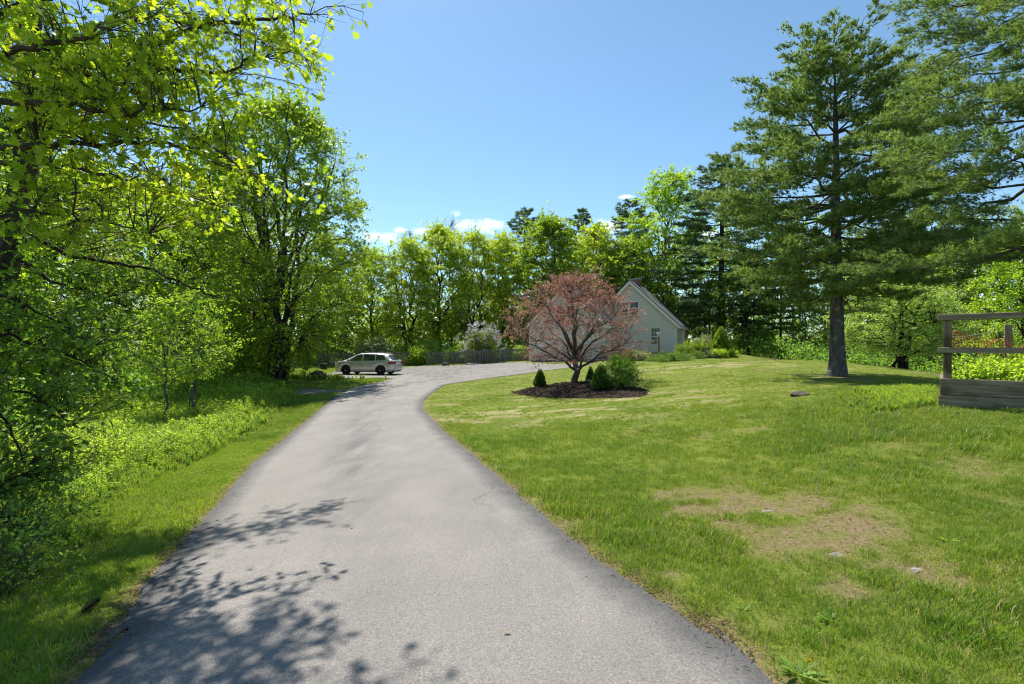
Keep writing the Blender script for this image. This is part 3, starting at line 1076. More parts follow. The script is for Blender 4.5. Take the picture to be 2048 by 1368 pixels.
def fence(pix, label):
    pts = [hit(*q)[:2] for q in pix]
    root = thing('picket_fence', label, 'fence', (*pts[0], float(gz(*pts[0]))), group='weathered picket fence beyond the drive')
    base = np.array([*pts[0], float(gz(*pts[0]))])
    acc = 0
    for a, b in zip(pts[:-1], pts[1:]):
        L = np.hypot(*(b - a))
        ang = math.atan2(b[1] - a[1], b[0] - a[0])
        za, zb = float(gz(*a)), float(gz(*b))
        n = int(L / .155)
        for i in range(n):
            q = a + (b - a) * (i + .5) / n
            zz = za + (zb - za) * (i + .5) / n
            o = obj('picket', pk, root, (q[0] - base[0], q[1] - base[1], zz - base[2] + random.uniform(-.02, .02)), ang + random.uniform(-.05, .05))
            o.rotation_euler.y = random.uniform(-.025, .025)
        np_ = max(2, round(L / 2.4) + 1)
        for i in range(np_):
            q = a + (b - a) * i / (np_ - 1)
            obj('post', post_m, root, (q[0] - base[0], q[1] - base[1], float(gz(*q)) - base[2]), ang)
        ex = np.array([math.cos(ang), math.sin(ang)])
        ey = np.array([-ex[1], ex[0]])
        for h_ in (.32, 1.02):
            A, B = np.array([*(a - base[:2]), za - base[2] + h_]), np.array([*(b - base[:2]), zb - base[2] + h_])
            MB().prism([A + [*(ey * .021), 0], B + [*(ey * .021), 0], B + [*(ey * .06), 0], A + [*(ey * .06), 0]], (0, 0, .085)).obj('rail', M['weathered_wood'], root)
    return root


fence([(578, 735.5), (700, 734), (824, 731)], 'grey picket fence stretching behind the parked car')
fence([(853, 731), (960, 728), (1056, 723)], 'grey picket fence between the lilac and the garage corner')

# ------------------------------------------------------------------ car
t = NT('car_paint')
M['car_paint'] = t.out(t.pbr((.60, .595, .58), .28, metal=.45, spec=.5, Coat_Weight=.6, Coat_Roughness=.06))
plain('car_black', (.012, .012, .013), .5, vary=.2)
plain('tyre', (.016, .016, .017), .85, vary=.2)
plain('rim_dark', (.030, .031, .033), .35, metal=.6, vary=.1)
plain('chrome', (.62, .62, .62), .2, metal=.9, vary=.03)
plain('plate', (.62, .64, .60), .5, vary=.05)
t = NT('tail_red')
M['tail_red'] = t.out(t.pbr((.33, .012, .014), .12, spec=.6))
t = NT('lamp_clear')
M['lamp_clear'] = t.out(t.pbr((.62, .62, .58), .12, spec=.8))
t = NT('car_glass')
M['car_glass'] = t.out(t.pbr((.022, .030, .034), .05, spec=.9))

zt_p = np.array([(-2.275, .56), (-2.262, .74), (-2.21, .93), (-2.12, 1.02), (-1.76, 1.38), (-1.55, 1.445), (-1.0, 1.485), (-.2, 1.50), (.30, 1.475), (.72, 1.36), (1.36, 1.05), (1.5, 1.0), (1.9, .905), (2.13, .80), (2.24, .66), (2.275, .54)])
ztf = lambda x: np.interp(x, zt_p[:, 0], zt_p[:, 1])
zbf = lambda x: np.minimum(ztf(x) - .035, np.interp(x, [-2.2, -1, 1.3, 1.9], [.985, .97, .915, .88]))
wbf = lambda x: np.interp(x, [-2.275, -2.2, -2.05, -1.7, 0, 1.4, 1.85, 2.1, 2.275], [.66, .76, .825, .86, .88, .87, .82, .70, .50])
wrf = lambda x: np.where((x > -2.12) & (x < 1.4), np.interp(x, [-2.12, -1.76, -1.0, .3, .72, 1.4], [.66, .58, .60, .60, .58, .72]), wbf(x) * .86)
WX = (-1.32, 1.26)
xs = np.unique(np.r_[np.linspace(-2.275, 2.275, 80), WX[0] + .37 * np.cos(np.linspace(0, np.pi, 15)), WX[1] + .37 * np.cos(np.linspace(0, np.pi, 15))])
zbot = np.full_like(xs, .21) + .10 * sstep(2.0, 2.27, np.abs(xs))
for wx in WX:
    d = .37 ** 2 - (xs - wx) ** 2
    zbot = np.maximum(zbot, np.where(d > 0, .30 + np.sqrt(np.maximum(d, 0)), 0))
zb, zt_, wb, wr = zbf(xs), ztf(xs), wbf(xs), wrf(xs)
zbot = np.minimum(zbot, zb - .08)
half = [(wb - .07, zbot), (wb - .005, zbot + .12 * (zb - zbot)), (wb + .022, zbot + .5 * (zb - zbot)), (wb + .012, zbot + .8 * (zb - zbot)), (wb - .012, zb),
        ((wb - .012 + wr + .02) / 2, (zb + zt_ - .07) / 2 * (zt_ - zb > .15) + (zb * .5 + zt_ * .5) * (zt_ - zb <= .15)),
        (wr + .02, np.maximum(zt_ - .07, zb + (zt_ - zb) * .55)), (wr * .72, zt_ - .016), (wr * 0, zt_)]
ring = [np.c_[xs, a, b] for a, b in half]
full = ring + [r * [1, -1, 1] for r in ring[-2::-1]]
Pg = np.stack(full, 1)
car = thing('estate_car', 'silver estate car with dark wheels parked by the picket fence', 'car')
mb = MB().grid(Pg)
mb.poly(Pg[0])
mb.poly(Pg[-1])
body = mb.obj('body', M['car_paint'], car, smooth=True)
mb = MB().box((-2.05, -.74, .19), (2.02, .74, .42))
mb.box((-1.75, -.70, .42), (1.72, .70, .62))
mb.obj('underbody', M['car_black'], car)


def side_y(x, z):
    b, t_ = zbf(x), ztf(x) - .07
    return np.interp((z - b) / max(t_ - b, .05), [0, 1], [wbf(x) - .012, float(wrf(x)) + .02])


def side_panel(name, outline, mat, s, off=.012):
    pts = [(x, s * (float(side_y(x, z)) + off), z) for x, z in outline]
    c = np.mean(pts, 0)
    m_ = MB()
    for i in range(len(pts)):
        m_.poly([pts[i], pts[(i + 1) % len(pts)], c])
    return m_.obj(name, mat, car)


for s in (1, -1):
    side_panel('side_window', [(1.10, .955), (.86, 1.12), (.58, 1.33), (.30, 1.385), (.08, 1.395), (.02, .968)], M['car_glass'], s)
    side_panel('side_window', [(-.07, .972), (-.01, 1.398), (-.45, 1.40), (-.86, 1.385), (-.94, .985)], M['car_glass'], s)
    side_panel('side_window', [(-1.0, .99), (-.93, 1.382), (-1.35, 1.345), (-1.58, 1.25), (-1.70, 1.10), (-1.66, 1.01)], M['car_glass'], s)
    tl = []
    for x, yy, lo, hi in ((-1.84, float(wbf(-1.84)) + .022, .80, .83), (-2.02, float(wbf(-2.02)) + .030, .72, .90), (-2.19, .80, .71, .93), (-2.262, .66, .72, .93), (-2.283, .46, .74, .92)):
        tl.append([(x, s * yy, lo), (x, s * (yy + .008), (lo + hi) / 2), (x, s * (yy - .02), hi)])
    MB().grid(np.array(tl)).obj('tail_light', M['tail_red'], car, smooth=True)
    hl = []
    for x, yy, lo, hi in ((1.78, float(wbf(1.78)) + .018, .76, .80), (1.98, float(wbf(1.98)) + .016, .68, .84), (2.16, .66, .66, .77), (2.27, .50, .64, .72)):
        hl.append([(x, s * yy, lo), (x + .005, s * yy, (lo + hi) / 2), (x - .01, s * (yy - .03), hi)])
    MB().grid(np.array(hl)).obj('headlight', M['lamp_clear'], car, smooth=True)
    for hx in (.20, -.78):
        MB().box((hx - .10, min(s * .885, s * .925), .80), (hx + .10, max(s * .885, s * .925), .83)).obj('door_handle', M['chrome'], car, bevel=.006)
    m_ = MB().prism([(.98, s * .86, .93), (1.10, s * .86, .93), (1.08, s * .86, 1.04), (.95, s * .86, 1.06)], (0, s * .17, .01))
    m_.obj('wing_mirror', M['car_paint'], car, bevel=.02)
    tb = Tubes()
    tb.add([(-1.5, s * .56, 1.455), (-1.42, s * .56, 1.51), (.2, s * .56, 1.53), (.32, s * .56, 1.47)], .018, 6)
    obj('roof_rail', tb.mesh('roof_rail', M['car_black']), car)
    for xx in (-.55, ):
        pass
    # door seams
    for xx in (.05, -.97):
        sx = MB()
        for i in range(6):
            za, zc = .30 + i * .11, .30 + (i + 1) * .11
            f_ = lambda z: float(np.interp(z, [.21, .3, .58, .80, .95], [wbf(xx) - .07, wbf(xx) - .005, wbf(xx) + .022, wbf(xx) + .012, wbf(xx) - .012])) + .003
            sx.poly([(xx - .006, s * f_(za), za), (xx + .006, s * f_(za), za), (xx + .006, s * f_(zc), zc), (xx - .006, s * f_(zc), zc)])
        sx.obj('door_seam', M['car_black'], car)
for xx in (-.95, -.05):
    tb = Tubes()
    tb.add([(xx, -.66, 1.565), (xx, .66, 1.565)], .028, 6)
    obj('roof_bar', tb.mesh('roof_bar', M['car_black']), car)
mb = MB()
for (ya, yb, z0, z1) in ((-.56, .56, 1.04, 1.365),):
    rx = lambda z: float(np.interp(z, [1.02, 1.38], [-2.12, -1.76])) - .018
    g_ = [[(rx(z) + .035 * (yy / .6) ** 2, yy * (1 - .12 * (z - 1.04) / .32), z + .004) for yy in np.linspace(ya, yb, 9)] for z in np.linspace(z0, z1, 6)]
    mb.grid(np.array(g_))
mb.obj('rear_window', M['car_glass'], car, smooth=True)
fx = lambda z: float(np.interp(z, [1.05, 1.36], [1.36, .72])) + .015
mb = MB().grid(np.array([[(fx(z) - .10 * (yy / .6) ** 2, yy * (1 - .13 * (z - 1.06) / .28), z + .010) for yy in np.linspace(-.60, .60, 9)] for z in np.linspace(1.06, 1.34, 6)]))
mb.obj('windscreen', M['car_glass'], car, smooth=True)
MB().box((-2.30, -.26, .70), (-2.278, .26, .81)).obj('number_plate', M['plate'], car)
tb = Tubes()
tb.add([(-2.262, 0, .87), (-2.272, 0, .87)], [.055, .05], 12)
tb.add([(-2.272, 0, .87), (-2.273, 0, .87)], [.05, .001], 12)
obj('badge', tb.mesh('badge', M['chrome']), car)
MB().box((-2.31, -.62, .40), (-2.16, .62, .52)).obj('rear_bumper', M['car_paint'], car, bevel=.03)
MB().box((-2.25, -.55, .24), (-2.10, .55, .34)).obj('bumper_trim', M['car_black'], car, bevel=.02)


def lathe(prof, n=24):
    """profile (y, r) around local y axis"""
    th = np.linspace(0, 2 * np.pi, n, endpoint=False)
    return np.array([[(r * math.cos(a), yy, r * math.sin(a)) for yy, r in prof] for a in th])


tyre_m = MB().grid(lathe([(-.10, .20), (-.105, .27), (-.085, .315), (.085, .315), (.105, .27), (.10, .20)]), True).mesh('tyre', M['tyre'], True)
rm = MB().grid(lathe([(-.09, .205), (-.10, .195), (-.03, .18), (-.02, .06)]), True)
for i in range(5):
    a = i * 2 * math.pi / 5
    c_, s_ = math.cos(a), math.sin(a)
    rm.prism([(c_ * .04 - s_ * .035, -.095, s_ * .04 + c_ * .035), (c_ * .04 + s_ * .035, -.095, s_ * .04 - c_ * .035), (c_ * .195 + s_ * .022, -.095, s_ * .195 - c_ * .022), (c_ * .195 - s_ * .022, -.095, s_ * .195 + c_ * .022)], (0, .03, 0))
rim_m = rm.mesh('rim', M['rim_dark'])
cap_m = MB().grid(lathe([(-.11, .001), (-.11, .035), (-.09, .04)], 12), True).mesh('hub_cap', M['chrome'], True)
for wx in WX:
    for s in (1, -1):
        wh = bpy.data.objects.new('wheel', tyre_m)
        C.objects.link(wh)
        wh.parent = car
        wh.location = (wx, s * .765, .315)
        wh.rotation_euler = (0, 0, math.pi if s > 0 else 0)
        obj('rim', rim_m, wh)
        obj('hub_cap', cap_m, wh)
cr_w = hit(761.5, 750.5)[:2]
cf = at(689, 0, cr_w[1] + .55)[:2]
hd = math.atan2(cf[1] - cr_w[1], cf[0] - cr_w[0])
# left wheels sit on the line rear->front; left side faces the camera
ex = np.array([math.cos(hd), math.sin(hd)])
ey = np.array([-ex[1], ex[0]])
cc = cr_w - ex * WX[0] - ey * .765
car.location = (cc[0], cc[1], float(gz(*cc)) + .012)
car.rotation_euler = (0, 0, hd)

# ------------------------------------------------------------------ raised vegetable bed
def plank_mat(name, scl):
    t = NT(name)
    p = t.obj()
    sv_ = t.n('ShaderNodeObjectInfo').outputs['Random']
    mvv = t.n('ShaderNodeMapping', {'Scale': scl})
    vm = t.n('ShaderNodeVectorMath', operation='ADD')
    t.t.links.new(p, vm.inputs[0])
    t.t.links.new(t.math('MULTIPLY', sv_, 40.0), vm.inputs[1])
    t.t.links.new(vm.outputs[0], mvv.inputs[0])
    gr = t.noise(2.2, 7, .7, mvv.outputs[0])
    kn = t.noise(1.7, 3, .5, vm.outputs[0])
    cp = t.ramp(gr, [(.25, (.095, .066, .042)), (.5, (.245, .185, .128)), (.75, (.42, .335, .245))])
    cp = t.mix(t.ramp(kn, [(.55, (0, 0, 0)), (.66, (1, 1, 1))]), cp, t.mix(1.0, cp, (.5, .46, .40), 'MULTIPLY'))
    kv = t.n('ShaderNodeTexVoronoi', {'Scale': 2.3}, feature='F1')
    t.t.links.new(vm.outputs[0], kv.inputs['Vector'])
    cp = t.mix(t.ramp(kv.outputs['Distance'], [(.035, (.85, .85, .85)), (.06, (0, 0, 0))]), cp, (.03, .022, .015))
    M[name] = t.out(t.pbr(cp, .88, t.bump(gr, .6, .02), spec=.2))


plank_mat('old_plank', (.8, 9, 9))
plank_mat('old_post', (9, 9, .8))
A0 = at(1880, 812, 8)
fdir, sdir = unit(np.array([1, -.84, 0.])), unit(np.array([.86, 1, 0.]))
bed = thing('raised_bed', 'weathered plank raised garden bed with post and rail top', 'garden bed', (A0[0], A0[1], 0), math.atan2(fdir[1], fdir[0]))
LB, DB = 4.0, 1.95     # local x along the front, local y backwards


def plank(x0, x1, y0, y1, z0, z1, name='plank'):
    m_ = MB().box((0, 0, 0), (x1 - x0, y1 - y0, z1 - z0)).mesh(name, M['old_post' if name == 'post' else 'old_plank'], bevel=.006)
    return obj(name, m_, bed, (x0, y0, z0))


plank(-.02, LB, -.012, .045, .56, .868)
plank(0, LB, 0, .05, .872, 1.127)
plank(0, LB, DB - .05, DB, .45, 1.12)
plank(.0, .05, .052, DB - .052, .45, 1.12)
plank(LB - .05, LB, .052, DB - .052, .45, 1.12)
for x_ in (.035, LB / 2, LB - .14):
    plank(x_, x_ + .105, .053, .158, .5, 2.035, 'post')
for x_ in (.85, 2.6):
    plank(x_, x_ + .10, DB - .16, DB - .052, .5, 2.00, 'post')
plank(-.03, LB + .03, .012, .051, 1.525, 1.612, 'rail')
plank(-.03, LB + .03, .005, .165, 2.038, 2.130, 'rail')
MB().box((.06, .06, .5), (LB - .06, DB - .06, 1.04)).obj('soil', M['mulch'], bed)
# iron wire mesh stapled along the back
wm = Tubes()
for i in range(62):
    x_ = .05 + i * .055
    wm.add([(x_, DB - .170, 1.1), (x_ + .04, DB - .170, 1.58), (x_, DB - .170, 2.0)], .0016, 3)
for j in range(14):
    wm.add([(.05, DB - .170, 1.12 + j * .065), (3.5, DB - .170, 1.12 + j * .065)], .0016, 3)
plain('wire', (.10, .075, .06), .7, metal=.3)
obj('wire_mesh', wm.mesh('wire_mesh', M['wire']), bed)
plain('net_orange', (.42, .10, .035), .6, vary=.2)
# crumpled orange netting slung over the wire
net = thing('orange_netting', 'crumpled rusty orange garden netting slung at the back of the raised bed', 'netting', bed.location, bed.rotation_euler.z)
nt_ = Tubes()


def netp(u_, v_):
    x_ = .15 + 1.25 * u_
    ztop = 1.86 - .30 * u_ ** 1.2 + .03 * math.sin(u_ * 17)
    return (x_, DB - .36 + .10 * v_ + .03 * math.sin(9 * u_ + 5 * v_), ztop - (.34 - .2 * u_) * v_ + .02 * math.sin(25 * u_ + 8 * v_))


for j in range(8):
    nt_.add([netp(u_, j / 7) for u_ in np.linspace(0, 1, 24)], .0045, 3)
for i in range(34):
    nt_.add([netp(min(1, max(0, i / 33 + .04 * v_)), v_) for v_ in np.linspace(0, 1, 6)], .0045, 3)
obj('mesh', nt_.mesh('mesh', M['net_orange']), net)
st = Tubes()
st.add([(.16, DB - .40, 1.80), (.36, DB - .42, 1.80), (.48, DB - .43, 1.83), (.62, DB - .43, 1.86), (.72, DB - .43, 1.97)], [.004, .009, .010, .008, .005], 6)
bark_mat('bare_stick', (.25, .20, .14), (.48, .41, .32))
so_ = obj('dead_branch', st.mesh('dead_branch', M['bare_stick']))
so_.location, so_.rotation_euler = bed.location, bed.rotation_euler
tag(so_, 'pale bare dead branch caught on the orange netting', 'branch')

# ------------------------------------------------------------------ lamp post, rocks, small things
lp = hit(1317, 716)
lamp = thing('lamp_post', 'slim wooden lamp post with small lantern in front of the house', 'lamp post', tuple(lp))
plain('lamp_wood', (.15, .12, .095), .85, vary=.2)
plain('lantern_metal', (.42, .43, .42), .4, metal=.6)
t = NT('lantern_glass')
M['lantern_glass'] = t.out(t.pbr((.40, .42, .42), .2, spec=.8))
k_ = lp[1] / F
H = 42 * k_
MB().box((-.075, -.075, -.2), (.075, .075, H)).obj('post', M['lamp_wood'], lamp, bevel=.012)
q_ = lambda r, z: [(r, r, z), (-r, r, z), (-r, -r, z), (r, -r, z), (r, r, z)]
MB().grid(np.array([q_(.06, H + .03), q_(.10, H + .25)])).prism(q_(.06, H + .01)[:4], (0, 0, .02)).obj('lantern', M['lantern_glass'], lamp)
MB().grid(np.array([q_(.14, H + .252), q_(.12, H + .28), q_(.04, H + .36), q_(.02, H + .42), q_(.001, H + .46)])).obj('lantern_cap', M['lantern_metal'], lamp)
MB().box((-.03, -.20, H - .10), (.03, .20, H - .07)).obj('crossbar', M['lantern_metal'], lamp)


def rock(name, loc, size, label, mat='rock', seed=0, cat_='rock'):
    bm = bmesh.new()
    bmesh.ops.create_icosphere(bm, subdivisions=4, radius=1)
    r = np.random.default_rng(seed)
    cut = unit(r.normal(0, 1, (9, 3)))
    for v in bm.verts:
        c = np.array(v.co)
        for q in cut:
            d = c @ q
            if d > .68:
                c -= q * (d - .68) * .85
        c *= 1 + .22 * (float(fbm(c[0] * 2 + seed, c[1] * 2 + c[2], 1.4, 4)) - .5)
        v.co = c * size
    me = bpy.data.meshes.new(name)
    bm.to_mesh(me)
    bm.free()
    for p_ in me.polygons:
        p_.use_smooth = True
    me.materials.append(M[mat])
    return tag(obj(name, me, None, loc, r.uniform(0, 3) * .2), label, cat_)


def gpt(px, py, dz=0.0):
    q = hit(px, py)
    return (q[0], q[1], q[2] + dz)


def ipt(px, py, dz=0.0):
    q = hit(px, py)
    return (q[0], q[1], float(island_z(q[0], q[1])[0]) + dz)


rock('boulder', ipt(1235, 783, .12), (.21, .17, .24), 'pale grey pointed rock in the mulch island beside the leafy shrub', 'rock', 3)
rock('stone', ipt(1178, 769, .05), (.16, .12, .08), 'small pale flat stone behind the trunk in the mulch island', 'rock_pale', 8)
rock('boulder', gpt(1598, 792, .02), (.27, .20, .09), 'flat brown rock sunk in the open lawn', 'rock_brown', 5)
rock('boulder', gpt(890, 731.5, .02), (.42, .3, .30), 'dark pointed rock at the edge of the drive near the fence', 'rock_brown', 6)
rock('boulder', gpt(950, 728.5, -.02), (1.0, .4, .16), 'long flat pale rock in the grass before the fence', 'rock_pale', 7)
rock('stone', gpt(1672, 1111, -.005), (.060, .045, .022), 'small pale stone in the bare lawn patch', 'rock_pale', 9)
rock('stone', gpt(1535, 1024, -.004), (.065, .03, .014), 'thin pinkish stone in the upper bare lawn patch', 'rock_pale', 10)
rock('stone', gpt(1145, 1068, .012), (.022, .018, .02), 'tiny white stone on the right edge of the driveway', 'rock_pale', 12)
rock('stone', gpt(1535, 968, -.005), (.07, .04, .018), 'small grey stone at the top of the bare patch', 'rock', 13)
rock('stone', gpt(1832, 1140, -.004), (.045, .03, .014), 'small tan stone in the right-hand bare patch', 'rock_pale', 14)

bx = hit(648, 739)
bin_ = thing('plastic_bin', 'black plastic bin standing in the grass by the fence', 'bin', tuple(bx))
sq = lambda r, z: [(r, r, z), (-r, r, z), (-r, -r, z), (r, -r, z), (r, r, z)]
MB().grid(np.array([sq(.001, .01), sq(.19, .01), sq(.22, .44), sq(.20, .44), sq(.17, .05), sq(.001, .05)])).obj('tub', M['car_black'], bin_)
MB().box((-.235, -.235, .442), (.235, .235, .475)).obj('rim', M['car_black'], bin_, bevel=.008)

# dirt mound with stones
mq = hit(634, 757)
mb = MB()
rr = np.linspace(0, 1, 12)
gp = []
for a in np.linspace(0, 2 * np.pi, 40, endpoint=False):
    gp.append([(r_ * 1.1 * math.cos(a), r_ * .8 * math.sin(a), .46 * (1 - sstep(0, 1, r_)) * (.7 + .7 * float(fbm(3 + r_ * math.cos(a) * 3, r_ * math.sin(a) * 3, 1, 3))) - .03) for r_ in rr])
mb.grid(np.array(gp), True)
plain('dirt', (.085, .058, .040), .95, vary=.45, scale=12)
tag(mb.obj('dirt_mound', M['dirt'], None, tuple(mq), smooth=True), 'low brown dirt mound in the grass left of the car', 'mound')

# ------------------------------------------------------------------ tree generators
def attach(samples, srad, c, up=2.0):
    """nearest skeleton sample for each cluster centre, preferring samples below it"""
    d = np.linalg.norm(c[:, None] - samples[None], axis=-1)
    dz_ = samples[None, :, 2] - c[:, None, 2]
    d = d + up * np.maximum(dz_ + .15, 0)
    return np.argmin(d, 1)


def foliate(tb, r, samples, srad, cl_, clr, nleaf, L, W, kind, ntw=5, twig_r=.006, flat=.6, droop=.15, nspread=.7, vbias=.35, br_r=.35, along=.75, twigs=True, upn=1.0):
    """branches from the skeleton out to cluster centres, twigs there, leaves along the twigs"""
    idx = attach(samples, srad, cl_)
    Ps, Ds, Vs = [], [], []
    for c, i in zip(cl_, idx):
        s = samples[i]
        ln = np.linalg.norm(c - s)
        m = (s + c) / 2 + np.array([0, 0, .12 * ln]) + r.normal(0, .06 * ln + .01, 3)
        p_ = bez(s, m, c, 4)
        r0 = min(max(srad[i] * br_r, twig_r * 1.5), .02 + .02 * ln)
        if twigs:
            tb.add(p_, np.linspace(r0, twig_r, 4), 4)
        ends = c + r.normal(0, clr, (ntw, 3)) * [1, 1, flat]
        st_ = p_[r.integers(1, 4, ntw)]
        if twigs:
            for a, b in zip(st_, ends):
                tb.add([a, b], [twig_r * .8, twig_r * .3], 3)
        n = max(1, int(nleaf * r.uniform(.6, 1.4)))
        k = r.integers(0, ntw, n)
        u_ = (1 - along) + along * r.random(n) ** .7 * 1.05
        P_ = st_[k] + (ends[k] - st_[k]) * u_[:, None] + r.normal(0, .16 * clr, (n, 3)) * [1, 1, .8]
        D_ = unit(ends[k] - st_[k]) * .7 + r.normal(0, .6, (n, 3)) - [0, 0, droop]
        Ps.append(P_)
        Ds.append(D_)
        Vs.append(np.clip(r.random(n) * (1 - vbias) + vbias * r.random(), 0, 1))
    P_, D_, V_ = np.concatenate(Ps), np.concatenate(Ds), np.concatenate(Vs)
    N_ = r.normal(0, nspread, P_.shape) + [0, 0, upn]
    n = len(P_)
    return leaves(P_, D_, N_, r.uniform(.55, 1.3, n) * L, r.uniform(.6, 1.2, n) * W, kind, V_)


def deciduous(seed, h, R, zb, fork, tr, nlimb, ncl, nleaf, L, W, mat, bark, pq=(.8, .7), clr=.55, stems=1, kind='diamond', ntw=5, limb_up=.25, hollow=.35, twig_r=.008, vbias=.4, spread=.5, irr=.25, twigs=True, flat=.6, limb_hi=.70):
    r = np.random.default_rng(seed)
    tb = Tubes()
    S, SR = [], []
    prof = lambda t_: R * np.maximum(np.sin(np.pi * np.clip(t_, .02, .995) ** pq[0]), .05) ** pq[1]
    ph = r.uniform(0, 6.28, 4)

    def lob(a, t_):
        return 1 + irr * (.6 * np.sin(2 * a + ph[0] + 3 * t_) + .5 * np.sin(5 * a + ph[1] - 6 * t_) + .4 * np.sin(3 * a + ph[2] + 9 * t_))

    leaders = []
    for s in range(stems):
        a = s * 2.4 + ph[3]
        off = np.array([math.cos(a), math.sin(a), 0]) * (0 if stems == 1 else tr * 1.3)
        top = np.array([math.cos(a), math.sin(a), 0]) * (0 if stems == 1 else R * spread * r.uniform(.5, 1.0)) + [r.normal(0, .03 * h), r.normal(0, .03 * h), h * (r.uniform(.78, .93))]
        p_ = wiggle(bez(off + [0, 0, -.15], off * 1.4 + [0, 0, h * .45], top, 14), .010 * h, r)
        k_ = 1.0 if s == 0 else r.uniform(.55, .9)
        rad = tr * k_ * (np.linspace(1, .12, 14) ** .8 + .5 * np.exp(-np.linspace(0, 14, 14)) * (stems == 1))
        tb.add(p_, rad, 8)
        leaders.append((p_, rad))
        S += list(p_[4:])
        SR += list(rad[4:])
    for i in range(nlimb):
        p_, rad = leaders[i % stems]
        hs = fork + (h * limb_hi - fork) * (i / max(1, nlimb - 1)) ** 1.1
        j = int(np.argmin(np.abs(p_[:, 2] - hs)))
        t_ = np.clip((hs - zb) / (h - zb) + limb_up * r.uniform(.6, 1.3), .05, .92)
        a = i * 2.399 + ph[3] + r.uniform(-.4, .4)
        rr_ = float(prof(t_)) * r.uniform(.62, .88) * lob(a, t_)
        e = np.array([math.cos(a) * rr_, math.sin(a) * rr_, zb + t_ * (h - zb)])
        s0 = p_[j]
        m = s0 + (e - s0) * [.45, .45, .62] + [0, 0, .05 * h * r.random()]
        q = wiggle(bez(s0, m, e, 9), .007 * h, r)
        rl = np.linspace(min(rad[j] * .7, tr * .45), .012 + .004 * tr, 9)
        tb.add(q, rl, 6)
        S += list(q[2:])
        SR += list(rl[2:])
    t_ = r.random(ncl) ** .9
    a = r.uniform(0, 6.283, ncl)
    rr_ = prof(t_) * lob(a, t_) * (hollow + (1 - hollow) * r.random(ncl) ** .6)
    c = np.c_[np.cos(a) * rr_, np.sin(a) * rr_, zb + t_ * (h - zb)]
    V_ = foliate(tb, r, np.array(S), np.array(SR), c, clr, nleaf, L, W, kind, ntw=ntw, twig_r=twig_r, vbias=vbias, twigs=twigs, flat=flat)
    return tb.mesh('trunk', M[bark]), fast_mesh('crown', V_[0], V_[1], V_[2], (M[mat],)), h


